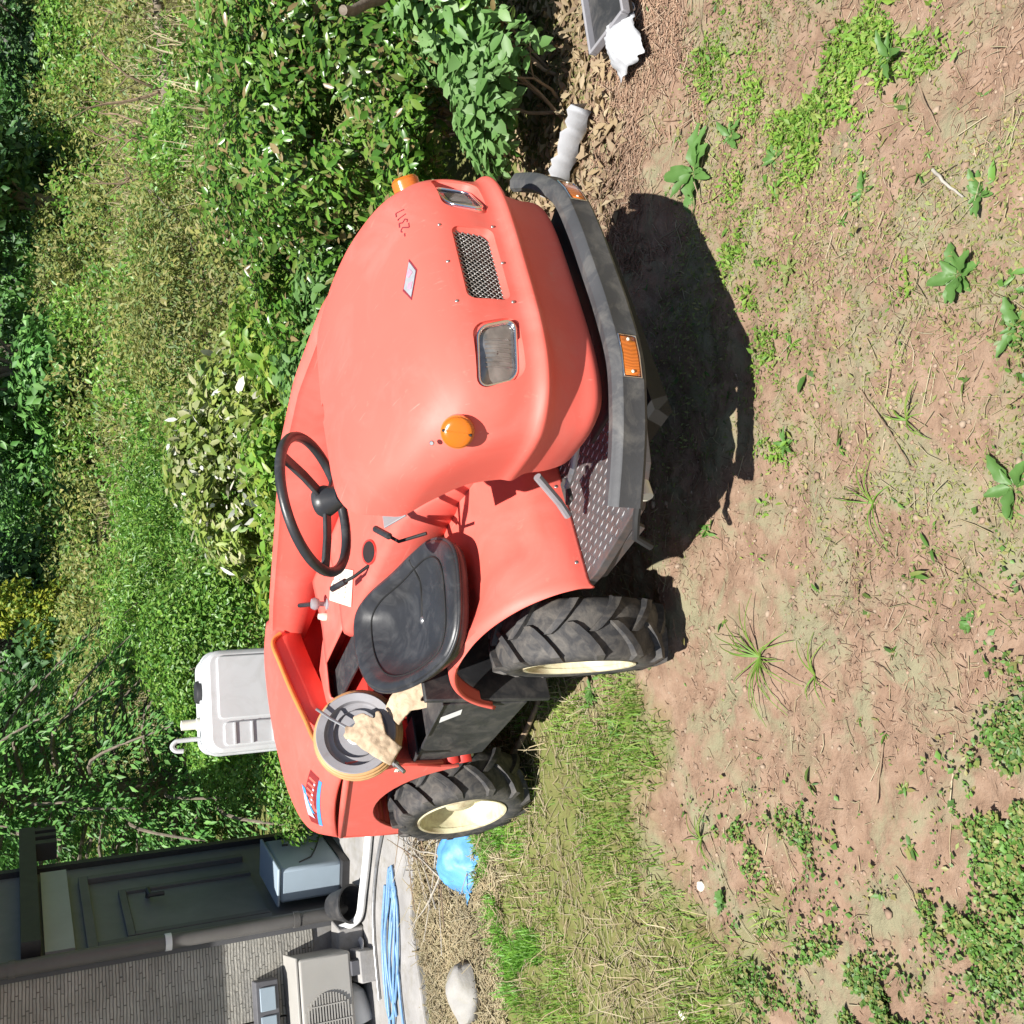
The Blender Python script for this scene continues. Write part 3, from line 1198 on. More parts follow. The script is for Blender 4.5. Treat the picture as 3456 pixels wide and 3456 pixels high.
for a in (rad(100), rad(-20), rad(215)):
    p1 = SM @ Vector((0.03 * math.cos(a), 0.03 * math.sin(a), -0.030))
    p2 = SM @ Vector((0.10 * math.cos(a), 0.10 * math.sin(a), -0.020))
    p3 = SM @ Vector((0.183 * math.cos(a), 0.183 * math.sin(a), 0))
    wv = SN.cross(p3 - p1).normalized() * 0.016
    tv = SN * 0.006
    k = [p1, p2, p3]
    rws = []
    for p in k:
        rws.append([p + wv + tv, p - wv + tv, p - wv - tv, p + wv - tv])
    mb.grid(rws, closed_u=True)
mb.build('spoke', 'vinyl', st, smooth=40, bevel=0.003)
mb = MB()
mb.lathe([(0.0001, -0.004), (0.034, -0.006), (0.042, -0.016), (0.042, -0.036), (0.026, -0.075), (0.024, -0.085)], 24, SM)
mb.build('hub', 'vinyl', st, smooth=50)
mb = MB()
mb.tube([SM @ Vector((0, 0, -0.08)), SM @ Vector((0, 0, -0.11))], 0.018, 14)
mb.build('column_collar', 'steel', st)
mb = MB()
mb.tube([SM @ Vector((0, 0, -0.10)), SM @ Vector((0, 0, -0.34))], 0.030, 16)
mb.build('steering_column', 'dark_steel', V)

# foot plate with raised tread bars
mb = MB()
plate = [(0.345, 0.36), (0.345, -0.525), (0.41, -0.53), (0.545, -0.515), (0.66, -0.50), (0.74, -0.42), (0.78, -0.30), (0.78, 0.36)]
mb.prism(plate, 0.365, 0.392, 'xy')
fp = mb.build('foot_plate', 'checker', V, smooth=0, bevel=0.003)
mb = MB()
sp = 0.021
for i in range(-30, 40):
    for j in range(-30, 40):
        x = 0.35 + i * sp * 0.8
        y = j * sp
        xx, yy = x, y - 0.1
        if not in_poly(np.array([xx]), np.array([yy]), [(0.352, 0.0), (0.352, -0.51), (0.41, -0.518), (0.54, -0.505), (0.65, -0.49), (0.73, -0.41), (0.77, -0.30), (0.77, 0.0)])[0]:
            continue
        l, w = 0.0125, 0.0024
        ang = 0.35 + (0 if (i + j) % 2 else math.pi / 2)
        dx, dy = math.cos(ang), math.sin(ang)
        px, py = -dy, dx
        z0 = 0.3921
        mb.add([(xx - dx * l, yy - dy * l, z0), (xx + px * w, yy + py * w, z0), (xx + dx * l, yy + dy * l, z0), (xx - px * w, yy - py * w, z0),
                (xx - dx * l * 0.5, yy - dy * l * 0.5, z0 + 0.0022), (xx + dx * l * 0.5, yy + dy * l * 0.5, z0 + 0.0022)],
               [(0, 1, 5, 4), (1, 2, 5), (2, 3, 4, 5), (3, 0, 4)])
mb.build('tread_bars', 'steel', fp, smooth=0, kind='stuff')
mb = MB()
mb.prism([(0.38, 0.340), (0.60, 0.340), (0.61, 0.364), (0.36, 0.364)], -0.515, -0.505, 'xz')
mb.build('plate_skirt', 'checker', fp, smooth=0)
# pedals
mb = MB()
mb.tube([(0.66, -0.30, 0.50), (0.56, -0.31, 0.47), (0.50, -0.325, 0.465)], 0.009, 8)
pd = mb.build('pedal_arm', 'steel', V)
mb = MB()
mb.box((0.49, -0.33, 0.462), (0.03, 0.07, 0.012), Matrix.Rotation(0.0, 4, 'Y'))
mb.build('pedal_pad', 'rubber', pd, bevel=0.003)
mb = MB()
mb.tube([(0.72, -0.47, 0.40), (0.66, -0.53, 0.40), (0.62, -0.56, 0.39), (0.60, -0.57, 0.34)], 0.010, 8)
tb = mb.build('tow_hook', 'dark_steel', V)
mb = MB()
mb.lathe([(0.017, -0.02), (0.017, 0.02), (0.0001, 0.02)], 12, frame_from((0, -1, 0), (0, 0, 1), (0.73, -0.50, 0.405)))
mb.build('hook_nut', 'off_white', tb)
mb = MB()
mb.tube([(0.56, -0.345, 0.58), (0.50, -0.375, 0.50), (0.46, -0.385, 0.46)], 0.011, 8)
mb.build('grab_handle', 'grey_paint', V)

# seat base that doubles as the front mudguard: follows the arch over the front wheel
prof = [(0.362, 0.392), (0.352, 0.44), (0.315, 0.50), (0.255, 0.555), (0.175, 0.596), (0.09, 0.618), (0.0, 0.624), (-0.07, 0.622)]


def prof_pt(t, pr):
    return (smooth_interp(t, range(len(pr)), [p[0] for p in pr]), smooth_interp(t, range(len(pr)), [p[1] for p in pr]))


rows = []
for i in range(43):
    a, z = prof_pt(i / 42 * (len(prof) - 1), prof)
    row = []
    for y in np.concatenate([[-0.545, -0.5435, -0.535, -0.52], np.linspace(-0.49, 0.10, 22)]):
        dz = 0.0
        edge = (y + 0.545)
        if edge < 0.012:
            dz = -0.012 + edge
        # shallow pressed field in the panel face
        fld = np.clip((y + 0.42) / 0.03, 0, 1) * np.clip((-0.02 - y) / 0.03, 0, 1) * np.clip((a - 0.10) / 0.04, 0, 1) * np.clip((0.33 - a) / 0.03, 0, 1)
        row.append((a - 0.010 * fld, y, z + dz - 0.010 * fld - 0.055 * float(np.clip((y + 0.53) / 0.10, 0, 1)) * float(np.clip((0.25 - a) / 0.2, 0, 1))))
    rows.append(row)
mb = MB()
mb.grid(rows)
mb.build('seat_base', 'red_paint', V, smooth=50, solid=-0.012)
prof2 = [(-0.06, 0.622), (-0.13, 0.606), (-0.20, 0.575), (-0.26, 0.53), (-0.305, 0.47), (-0.335, 0.405)]
rows = []
for i in range(25):
    a, z = prof_pt(i / 24 * (len(prof2) - 1), prof2)
    q = i / 24
    inner = -0.40 - 0.11 * q ** 0.6
    rows.append([(a, y, z - (0.01 if y < -0.543 else 0) - 0.03 * float(np.clip((y + 0.47) / 0.10, 0, 1)) * (1 - q)) for y in np.linspace(-0.545, inner, 8)])
mb = MB()
mb.grid(rows)
mb.build('mudguard_tail', 'red_paint', V, smooth=50, solid=-0.012)
for y in (-0.47, -0.22):
    bolt(V, (0.368, y, 0.415), (1, 0, 0.1), 0.006, 0.004)
# inner left half of the footwell and mudguard on the far side
mb = MB()
mb.grid([[(a, y, z) for y in (0.10, 0.2, 0.36)] for (a, z) in prof])
mb.build('footwell_wall', 'red_paint', V, smooth=50, solid=-0.012)

# left side wall with rolled rim
wall_top = [(0.52, 0.985), (0.38, 1.020), (0.05, 1.035), (-0.26, 1.018), (-0.80, 0.938), (-1.20, 0.880), (-1.46, 0.835)]
mb = MB()
rows = []
for a in np.linspace(0.52, -1.46, 50):
    zt = interp(-a, [-p[0] for p in wall_top], [p[1] for p in wall_top])
    yo = 0.395 if a < 0.3 else 0.395 - (a - 0.3) * 0.1
    rows.append([(a, yo + 0.012, 0.50), (a, yo + 0.012, zt - 0.025), (a, yo, zt - 0.006), (a, yo - 0.02, zt), (a, yo - 0.055, zt - 0.002), (a, yo - 0.066, zt - 0.012), (a, yo - 0.066, zt - 0.03),
                 (a, yo - 0.085, zt - 0.07), (a, yo - 0.10, 0.70)])
mb.grid(rows)
mb.build('side_wall', 'red_paint', V, smooth=40, solid=0.006)
bolt(V, (-0.25, 0.36, 0.977), (0, 0, 1), 0.007, 0.004)
bolt(V, (-0.95, 0.36, 0.873), (0, 0, 1), 0.007, 0.004)

# deck beside the seat
def deck_z(a, y):
    z = 0.735 + 0.02 * np.clip((y - 0.1) / 0.2, 0, 1)
    if a > -0.02:
        z -= (a + 0.02) * 0.55
    if a < -1.0:
        z -= (-1.0 - a) * 0.17
    return z


mb = MB()
rows = []
for a in np.linspace(0.34, -0.72, 40):
    r_ = [(a, -0.085, 0.52), (a, -0.080, deck_z(a, 0) - 0.02), (a, -0.070, deck_z(a, 0) - 0.004)]
    r_ += [(a, y, deck_z(a, y)) for y in np.linspace(-0.055, 0.31, 14)]
    rows.append(r_)
mb.grid(rows)
mb.grid([[(a, y, deck_z(a, y)) for y in np.linspace(-0.055, 0.31, 14)] for a in np.linspace(-0.72, -0.98, 8)])
deck = mb.build('deck', 'red_paint', V, smooth=45, solid=-0.006)
mb = MB()
rows = []
for a in np.linspace(-0.975, -1.40, 14):
    z = deck_z(a, 0)
    rows.append([(a, -0.20, 0.45), (a, -0.20, z - 0.02), (a, -0.19, z - 0.003), (a, -0.17, z), (a, 0.035, z), (a, 0.055, z - 0.004), (a, 0.062, z - 0.02), (a, 0.07, 0.50)])
mb.grid(rows)
mb.build('rear_console', 'red_paint', V, smooth=40, solid=-0.006)
mb = MB()
mb.box((-1.12, 0.12, 0.56), (0.90, 0.50, 0.02))
mb.box((-0.985, 0.19, 0.64), (0.012, 0.24, 0.19))
mb.box((-1.42, 0.18, 0.66), (0.012, 0.44, 0.25))
mb.build('well_floor', 'red_inner', V)
mb = MB()
mb.box((-0.86, -0.14, 0.700), (0.34, 0.13, 0.012))
mb.box((-0.70, -0.19, 0.62), (0.30, 0.24, 0.012))
mb.build('battery_cover', 'black_plastic', V, bevel=0.004)

# instruction plate, lever gate, levers, knob on the deck
pm = Matrix.Translation((-0.66, 0.085, 0.7455)) @ Matrix.Rotation(rad(-35.5), 4, 'Z')
mb = MB()
mb.box((0, 0, 0), (0.30, 0.125, 0.003), pm)
ip = mb.build('instruction_plate', 'off_white', V)
for r_ in range(3):
    mb = MB()
    for q in range(4):
        mb.box((-0.10 + r_ * 0.085, -0.035 + q * 0.017 + (r_ % 2) * 0.006, 0.0019), (0.012, 0.007, 0.0006), pm)
    mb.build('printed_line', 'print_dark', ip, kind='stuff')
for q in (-0.055, 0.03):
    mb = MB()
    mb.box((q, 0, 0.0018), (0.0025, 0.105, 0.0005), pm)
    mb.build('printed_rule', 'badge_pink', ip)
mb = MB()
gm = Matrix.Translation((-0.315, 0.000, 0.7435)) @ Matrix.Rotation(rad(-35), 4, 'Z') @ Matrix.Diagonal((1.9, 1.0, 1, 1))
mb.lathe([(0.0001, 0.001), (0.036, 0.001), (0.038, 0.0025), (0.041, 0.0025), (0.042, -0.002)], 32, gm)
mb.build('lever_gate', 'red_inner', deck)
mb = MB()
mb.lathe([(0.0001, 0.0022), (0.0355, 0.0022)], 32, gm)
mb.build('gate_opening', 'dark_steel', deck)


def lever(p0, p1, p2, name, grip='vinyl', r=0.006, gr_=0.011):
    b2 = MB()
    b2.tube([p0, p1, p2], r, 8)
    o = b2.build(name, 'dark_steel', V)
    d = (Vector(p2) - Vector(p1)).normalized()
    b2 = MB()
    e = Vector(p2)
    b2.tube([e - d * 0.02, e - d * 0.018, e + d * 0.055, e + d * 0.06], [gr_ * 0.6, gr_, gr_, gr_ * 0.6], 10)
    b2.build('lever_grip', grip, o, smooth=50)
    return o


lever((-0.33, -0.03, 0.73), (-0.37, -0.06, 0.785), (-0.43, -0.05, 0.81), 'gear_lever')
lever((0.20, -0.28, 0.75), (0.14, -0.27, 0.81), (0.10, -0.22, 0.83), 'throttle_lever', r=0.005, gr_=0.010)
lever((-0.95, 0.19, 0.74), (-0.97, 0.195, 0.765), (-1.0, 0.21, 0.78), 'valve_lever', r=0.005, gr_=0.009)
mb = MB()
mb.lathe([(0.022, 0), (0.022, 0.006), (0.010, 0.010), (0.010, 0.03), (0.020, 0.036), (0.024, 0.05), (0.018, 0.062), (0.0001, 0.066)], 16, Matrix.Translation((-0.86, 0.13, 0.742)))
mb.build('pressure_knob', 'grey_paint', V, smooth=50)
mb = MB()
mb.lathe([(0.016, 0), (0.016, 0.015), (0.010, 0.03), (0.0001, 0.032)], 12, Matrix.Translation((-0.90, 0.10, 0.742)))
mb.build('drain_cap', 'off_white', V, smooth=50)

# seat: moulded black pan with raised rim and low back, mounted slightly askew
RING = [(0.108, -0.225, 0.650), (0.164, -0.299, 0.650), (0.156, -0.390, 0.650), (0.115, -0.507, 0.655), (0.062, -0.560, 0.665), (-0.005, -0.578, 0.680),
        (-0.152, -0.557, 0.700), (-0.332, -0.496, 0.720), (-0.463, -0.415, 0.735), (-0.543, -0.306, 0.740), (-0.562, -0.197, 0.740), (-0.535, -0.111, 0.735),
        (-0.429, -0.094, 0.720), (-0.225, -0.135, 0.695), (-0.100, -0.145, 0.672), (0.010, -0.165, 0.655)]
SCN = Vector((-0.19, -0.325, 0.650))
nr = len(RING)
RING = [tuple(Vector((-0.19, -0.325, p[2])).lerp(Vector(p), 0.955)) for p in RING]
rim_pts = []
for i in range(nr):
    p0, p1, p2, p3 = [Vector(RING[(i + d) % nr]) for d in (-1, 0, 1, 2)]
    for q in range(5):
        t = q / 5
        rim_pts.append(0.5 * ((2 * p1) + (-p0 + p2) * t + (2 * p0 - 5 * p1 + 4 * p2 - p3) * t * t + (-p0 + 3 * p1 - 3 * p2 + p3) * t ** 3))


def seat_pt(k, r_):
    """k indexes the rim, r_ runs from the middle (0) to the rim (1)"""
    p = rim_pts[k % len(rim_pts)]
    q = SCN.lerp(p, r_)
    prof_ = smooth_interp(r_, [0, 0.3, 0.6, 0.80, 0.90, 1.0], [0.0, 0.01, 0.12, 0.62, 0.98, 1.0])
    z = SCN.z + (p.z + 0.018 - SCN.z) * prof_
    front = max(0.0, (q.x + 0.02) / 0.16)
    z += 0.020 * min(1, front) * math.sin(math.pi * min(1, max(0, (1.0 - r_) / 0.6))) if front > 0 else 0
    return Vector((q.x, q.y, z))


NK = len(rim_pts)
rows = []
for r_ in (0.02, 0.12, 0.24, 0.36, 0.48, 0.58, 0.66, 0.73, 0.80, 0.86, 0.92, 0.97, 1.0):
    rows.append([seat_pt(k, r_) for k in range(NK)])
rows.append([seat_pt(k, 1.0) + (seat_pt(k, 1.0) - SCN).normalized() * 0.008 + Vector((0, 0, -0.016)) for k in range(NK)])
rows.append([seat_pt(k, 0.98) + Vector((0, 0, -0.045)) for k in range(NK)])
rows.append([seat_pt(k, 0.5) + Vector((0, 0, -0.045)) for k in range(NK)])
mb = MB()
mb.grid(rows, closed_u=True)
seat = mb.build('seat', 'vinyl', V, smooth=60)
mb = MB()
mb.tube([seat_pt(k, 1.0) + Vector((0, 0, -0.012)) + (seat_pt(k, 1.0) - SCN).normalized() * 0.006 for k in range(NK)], 0.006, 8, closed=True)
mb.build('piping', 'vinyl', seat, smooth=60)
mb = MB()
mb.tube([seat_pt(k, 0.80) + Vector((0, 0, 0.002)) for k in range(NK)], 0.0028, 6, closed=True)
mb.build('stitched_seam', 'dark_steel', seat, smooth=60)
mb = MB()
kf = 5 * 14
mb.tube([seat_pt(kf, r_) + Vector((0, 0, 0.001)) for r_ in (0.95, 0.8, 0.6, 0.4, 0.2, 0.05)], 0.003, 6)
mb.build('crease', 'dark_steel', seat, smooth=60)
mb = MB()
mb.lathe([(0.012, 0), (0.010, 0.003), (0.0001, 0.005)], 12, Matrix.Translation(SCN))
mb.build('seat_button', 'steel', seat, smooth=50)
mb = MB()
mb.box((-0.15, -0.29, 0.590), (0.30, 0.22, 0.025))
mb.build('seat_mount', 'dark_steel', V)
mb = MB()
mb.box((-0.38, -0.29, 0.62), (0.12, 0.22, 0.06))
mb.build('seat_bracket', 'dark_steel', V, bevel=0.005)

# wheels
TYRE_R = 0.262
tp = [(0.150, -0.062), (0.163, -0.078), (0.190, -0.088), (0.220, -0.088), (0.238, -0.078), (0.246, -0.05), (0.248, 0.0),
      (0.246, 0.05), (0.238, 0.078), (0.220, 0.088), (0.190, 0.088), (0.163, 0.078), (0.150, 0.062)]
RX = Matrix.Rotation(rad(90), 4, 'X')   # local z -> -y


def tyre_mesh():
    b2 = MB()
    b2.lathe(tp, 56, RX, closed=False)
    return b2.mesh('wheel', 'rubber', 45)


def lug_mesh(sd):
    b2 = MB()
    rows_ = []
    path = [(0.090, -0.02, 0.228), (0.080, 0.0, 0.258), (0.055, 0.06, 0.2625), (0.025, 0.15, 0.264), (-0.004, 0.26, 0.264), (-0.014, 0.31, 0.262)]
    for i, (y, th, r_) in enumerate(path):
        wd = 0.066 if 0 < i < 5 else 0.052
        cs = []
        for dth, dr in ((-wd, -0.028), (-wd * 0.75, 0), (wd * 0.75, 0), (wd, -0.028)):
            rr = max(0.215, r_ + dr)
            t_ = th + dth
            cs.append((rr * math.cos(t_), sd * y, rr * math.sin(t_)))
        rows_.append(cs)
    b2.grid(rows_)
    k = len(b2.v)
    b2.f.append((0, 1, 2, 3))
    b2.f.append((k - 1, k - 2, k - 3, k - 4))
    return b2.mesh('tread_lug', 'rubber', 25)


def rim_mesh():
    b2 = MB()
    # outside is local -y; profile (r, h) with h along +z -> -y
    pr = [(0.150, 0.070), (0.158, 0.083), (0.166, 0.085), (0.166, 0.078), (0.156, 0.076), (0.148, 0.060), (0.143, 0.020), (0.128, 0.004), (0.085, 0.010), (0.060, 0.022), (0.052, 0.040), (0.030, 0.048), (0.0001, 0.050)]
    b2.lathe(pr, 48, RX)
    return b2.mesh('rim', 'rim_paint', 40)


ME_T, ME_R = tyre_mesh(), rim_mesh()
ME_L = {1: lug_mesh(1), -1: lug_mesh(-1)}
bm_ = MB()
bm_.lathe([(0.008, 0), (0.008, 0.008), (0.0001, 0.010)], 6)
ME_B = bm_.mesh('wheel_bolt', 'steel', 30)
NLUG = 13
for (x, y, rot, lab) in ((0.0, -0.492, rad(-21), 'muddy front wheel turned to the driver\'s right'), (-1.12, -0.532, 0.0, None),
                         (0.0, 0.492, rad(-21) + math.pi, None), (-1.12, 0.532, math.pi, None)):
    w = bpy.data.objects.new('wheel', ME_T)
    link(w, V, label=lab)
    w.location = (x, y, 0.25)
    w.rotation_euler = (0, 0, rot)
    fl = -1 if rot > 1 else 1
    o = bpy.data.objects.new('rim', ME_R)
    link(o, w)
    spin0 = random.random()
    for q in range(5):
        a = q * 2 * math.pi / 5 + spin0
        bo = bpy.data.objects.new('wheel_bolt', ME_B)
        link(bo, w)
        bo.location = (0.074 * math.cos(a), -0.012, 0.074 * math.sin(a))
        bo.rotation_euler = (rad(90), 0, 0)
    for q in range(NLUG):
        for sd in (1, -1):
            lg = bpy.data.objects.new('tread_lug', ME_L[sd])
            link(lg, w)
            # chevrons lead forward at the top of each wheel
            base = (q + (0.5 if sd > 0 else 0)) * 2 * math.pi / NLUG + spin0
            lg.rotation_euler = (0, base, 0)
            if fl < 0:
                lg.scale = (1, 1, 1)

# black side box between the wheels, open on top
mb = MB()
out_ = [(-0.345, 0.565), (-0.80, 0.525), (-0.72, 0.30), (-0.335, 0.285)]
mb.prism(out_, -0.532, -0.522, 'xz')
mb.prism([(-0.345, 0.565), (-0.357, 0.564), (-0.347, 0.285), (-0.335, 0.285)], -0.5215, -0.20, 'xz')
mb.prism([(-0.80, 0.525), (-0.788, 0.526), (-0.708, 0.30), (-0.72, 0.30)], -0.5215, -0.20, 'xz')
mb.prism([(-0.357, 0.564), (-0.788, 0.526), (-0.708, 0.30), (-0.347, 0.285)], -0.21, -0.20, 'xz')
mb.prism([(-0.365, 0.33), (-0.72, 0.33), (-0.70, 0.302), (-0.36, 0.29)], -0.5205, -0.21, 'xz')
sb = mb.build('side_box', 'black_plastic', V, smooth=0, bevel=0.003)
mb = MB()
mb.prism([(-0.335, 0.572), (-0.565, 0.552), (-0.57, 0.545), (-0.335, 0.565)], -0.540, -0.40, 'xz')
mb.prism([(-0.70, 0.541), (-0.81, 0.531), (-0.81, 0.523), (-0.70, 0.533)], -0.540, -0.40, 'xz')
mb.build('box_rim', 'black_plastic', sb, smooth=0, bevel=0.003)
mb = MB()
mb.add([(-0.430, -0.5335, 0.545), (-0.375, -0.5335, 0.492), (-0.412, -0.5335, 0.485), (-0.470, -0.5335, 0.538)], [(0, 1, 2, 3)])
mb.build('white_label', 'white_paint', sb, smooth=0)
mb = MB()
mb.box((-0.325, -0.36, 0.42), (0.02, 0.34, 0.42))
mb.box((-0.335, -0.50, 0.40), (0.03, 0.04, 0.30))
mb.build('splash_panel', 'black_plastic', V, bevel=0.004)
mb = MB()
mb.tube([(-0.76, -0.49, 0.36), (-0.80, -0.50, 0.33), (-0.81, -0.50, 0.30)], 0.010, 8)
mb.build('latch', 'steel', sb)

# rear body: domed hood with side plates cut for the rear wheels
NF = 26
front_c = [(-0.745, -0.548), (-0.86, -0.44), (-0.98, -0.30), (-1.14, -0.10), (-1.28, 0.10), (-1.40, 0.28), (-1.44, 0.40)]
rear_c = [(-1.42, -0.548), (-1.545, -0.47), (-1.63, -0.33), (-1.70, -0.12), (-1.72, 0.10), (-1.68, 0.28), (-1.56, 0.40)]
zf = [0.765, 0.790, 0.805, 0.815, 0.822, 0.822, 0.815]
zr = [0.640, 0.705, 0.745, 0.770, 0.775, 0.765, 0.74]


def curve(cs, t, k):
    return smooth_interp(t * (len(cs) - 1), range(len(cs)), [c_[k] for c_ in cs])


def hood_pt(t, s_):
    fx, fy = curve(front_c, t, 0), curve(front_c, t, 1)
    rx, ry = curve(rear_c, t, 0), curve(rear_c, t, 1)
    z0 = smooth_interp(t * 6, range(7), zf)
    z1 = smooth_interp(t * 6, range(7), zr)
    x = fx + (rx - fx) * s_
    y = fy + (ry - fy) * s_
    hump = 0.034 * math.sin(math.pi * min(1, s_ * 1.05)) ** 0.8 * min(1, t * 2.2) if s_ < 0.95 else 0.034 * math.sin(math.pi * 0.9975) ** 0.8 * min(1, t * 2.2)
    z = z0 + (z1 - z0) * s_ ** 1.7 + hump
    return Vector((x, y, z))


rows = []
for i in range(NF + 1):
    t = i / NF
    p0 = hood_pt(t, 0)
    r_ = [p0 + Vector((0.02, 0.0, -0.10)), p0 + Vector((0.012, 0, -0.025)), p0 + Vector((0.004, 0, -0.006))]
    r_ += [hood_pt(t, q / 20) for q in range(21)]
    e = hood_pt(t, 1)
    r_ += [e + Vector((-0.012, 0, -0.03)), e + Vector((-0.016, 0, -0.16)), e + Vector((-0.01, 0, -0.36))]
    rows.append(r_)
mb = MB()
mb.grid(rows)
hood = mb.build('rear_hood', 'red_paint', V, smooth=45, solid=-0.008)
# side plate with wheel arch
arch = []
for q in range(21):
    a = rad(12 + (168 - 12) * q / 20)
    arch.append((-1.10 + 0.325 * math.cos(a) * 1.0, 0.25 + 0.325 * math.sin(a)))
side = [(-0.745, 0.758)] + [(-0.77, 0.52)] + [(-0.79, 0.43)] + arch[1:-1] + [(-1.44, 0.36), (-1.43, 0.625)]
mb = MB()
mb.prism(side, -0.552, -0.540, 'xz')
mb.build('side_plate', 'red_paint', V, smooth=0, bevel=0.003)
mb = MB()
for q in range(20):
    a0 = rad(12 + (168 - 12) * q / 20)
    a1 = rad(12 + (168 - 12) * (q + 1) / 20)
    mb.add([(-1.10 + 0.33 * math.cos(a0), -0.539, 0.25 + 0.33 * math.sin(a0)), (-1.10 + 0.33 * math.cos(a1), -0.539, 0.25 + 0.33 * math.sin(a1)),
            (-1.10 + 0.33 * math.cos(a1), -0.33, 0.25 + 0.33 * math.sin(a1)), (-1.10 + 0.33 * math.cos(a0), -0.33, 0.25 + 0.33 * math.sin(a0))], [(0, 1, 2, 3)])
mb.build('wheel_tub', 'red_inner', V, smooth=50, solid=0.005)
mb = MB()
mb.box((-1.05, 0.0, 0.50), (0.50, 0.62, 0.30))
mb.build('tank_body', 'red_inner', V)
mb = MB()
mb.grid([[(-0.76, -0.545, 0.43), (-0.87, -0.42, 0.43), (-0.99, -0.28, 0.43)], [(-0.745, -0.545, 0.745), (-0.86, -0.43, 0.75), (-0.98, -0.30, 0.75)]])
mb.build('front_bulkhead', 'red_paint', V, smooth=40, solid=-0.006)
mb = MB()
mb.grid([[(-0.735, -0.5535, 0.755), (-1.43, -0.5535, 0.618)], [(-0.735, -0.5545, 0.768), (-1.43, -0.5545, 0.630)], [(-0.735, -0.540, 0.774), (-1.43, -0.538, 0.640)]])
mb.build('edge_trim', 'red_paint', V, smooth=40, solid=-0.004)
# white square rivet caps along the front edge of hood and side plate
for p, n in (((-0.80, -0.5535, 0.720), (0, -1, 0)), ((-0.79, -0.5535, 0.655), (0, -1, 0)), ((-0.79, -0.5535, 0.585), (0, -1, 0)),):
    m_ = frame_from(n, (0, 0, 1), p)
    mb = MB()
    mb.box((0, 0, 0.002), (0.020, 0.020, 0.005), m_)
    rc = mb.build('rivet_cap', 'off_white', V, bevel=0.002)
    bolt(rc, m_ @ Vector((0, 0, 0.0045)), n, 0.004, 0.003)
for t in (0.055, 0.20):
    p = hood_pt(t, 0.10)
    n = (hood_pt(t, 0.15) - p).cross(hood_pt(t + 0.05, 0.10) - p)
    if n.z < 0:
        n = -n
    m_ = frame_from(n, (1, 0, 0), p)
    mb = MB()
    mb.box((0, 0, 0.009), (0.020, 0.020, 0.006), m_)
    rc = mb.build('rivet_cap', 'off_white', V, bevel=0.002)
    bolt(rc, m_ @ Vector((0, 0, 0.0125)), n, 0.004, 0.003)


# decal on the hood flank: dark red letters over a blue bar with a blue sweep
def hood_patch(poly, mat, name, parent, lift):
    b2 = MB()
    pts = []
    for (s_, t) in poly:
        p = hood_pt(t, s_)
        n = (hood_pt(t, s_ + 0.02) - p).cross(hood_pt(t + 0.02, s_) - p).normalized()
        if n.z < 0:
            n = -n
        pts.append(p + n * (0.0085 + lift))
    b2.add(pts, [tuple(range(len(pts)))])
    return b2.build(name, mat, parent, smooth=0)


def strip_patch(s0, s1, t0a, t1a, t0b, t1b, mat, name, parent, lift, k=6):
    b2 = MB()
    lo, hi = [], []
    for q in range(k + 1):
        s_ = s0 + (s1 - s0) * q / k
        for tt, arr in ((t0a + (t0b - t0a) * q / k, lo), (t1a + (t1b - t1a) * q / k, hi)):
            p = hood_pt(tt, s_)
            n = (hood_pt(tt, s_ + 0.02) - p).cross(hood_pt(tt + 0.02, s_) - p).normalized()
            if n.z < 0:
                n = -n
            arr.append(p + n * (0.0085 + lift))
    b2.grid([lo, hi])
    return b2.build(name, mat, parent, smooth=0)


dc = strip_patch(0.30, 0.86, 0.105, 0.128, 0.075, 0.098, 'decal_blue', 'decal', V, 0.0014)
strip_patch(0.28, 0.66, 0.132, 0.205, 0.104, 0.20, 'decal_red', 'decal_field', dc, 0.0010)
strip_patch(0.70, 0.86, 0.105, 0.19, 0.10, 0.15, 'decal_red', 'decal_field', dc, 0.0010)
strip_patch(0.50, 0.72, 0.205, 0.235, 0.120, 0.150, 'decal_blue', 'decal_sweep', dc, 0.0020)
strip_patch(0.56, 0.78, 0.19, 0.21, 0.118, 0.165, 'decal_pale', 'decal_sweep', dc, 0.0026)
for q in range(5):
    s_ = 0.34 + q * 0.062
    strip_patch(s_, s_ + 0.026, 0.142, 0.192, 0.150, 0.198, 'red_paint', 'decal_letter', dc, 0.0018, 2)
    strip_patch(s_ + 0.026, s_ + 0.05, 0.142, 0.154, 0.142, 0.154, 'decal_pale', 'decal_letter', dc, 0.0018, 2)

# maker's small white lettering beside the reel
m_ = frame_from((0, -1, 0), (0, 0, 1), (-0.788, -0.5537, 0.61))
mb = MB()
for q in range(6):
    mb.box((-0.030 + q * 0.010, 0.002 * (q % 2), 0), (0.006, 0.016 - 0.003 * (q % 3), 0.0006), m_ @ Matrix.Translation((0.12, 0.06, 0)))

# hose reel in front of the hood
RN = Vector((0.86, -0.20, 0.42)).normalized()
RC = Vector((-0.690, -0.462, 0.742))
RM = frame_from(RN, (0, 0, 1), RC) @ Matrix.Scale(0.86, 4)
mb = MB()
mb.lathe([(0.0001, -0.022), (0.112, -0.022), (0.118, -0.016), (0.122, 0.010), (0.150, 0.016), (0.153, 0.013), (0.150, 0.008), (0.126, 0.002), (0.120, -0.026)], 56, RM)
reel = mb.build('hose_reel', 'grey_paint', V, smooth=35)
mb = MB()
mb.lathe([(0.09, -0.005), (0.09, -0.065)], 32, RM)
mb.lathe([(0.150, -0.068), (0.150, -0.073), (0.03, -0.075)], 48, RM)
mb.build('drum', 'grey_paint', reel, smooth=40)
mb = MB()
mb.lathe([(0.042, -0.021), (0.042, -0.012), (0.030, -0.008), (0.014, -0.008), (0.014, 0.012), (0.0001, 0.014)], 20, RM)
mb.build('reel_hub', 'steel', reel, smooth=35)
mb = MB()
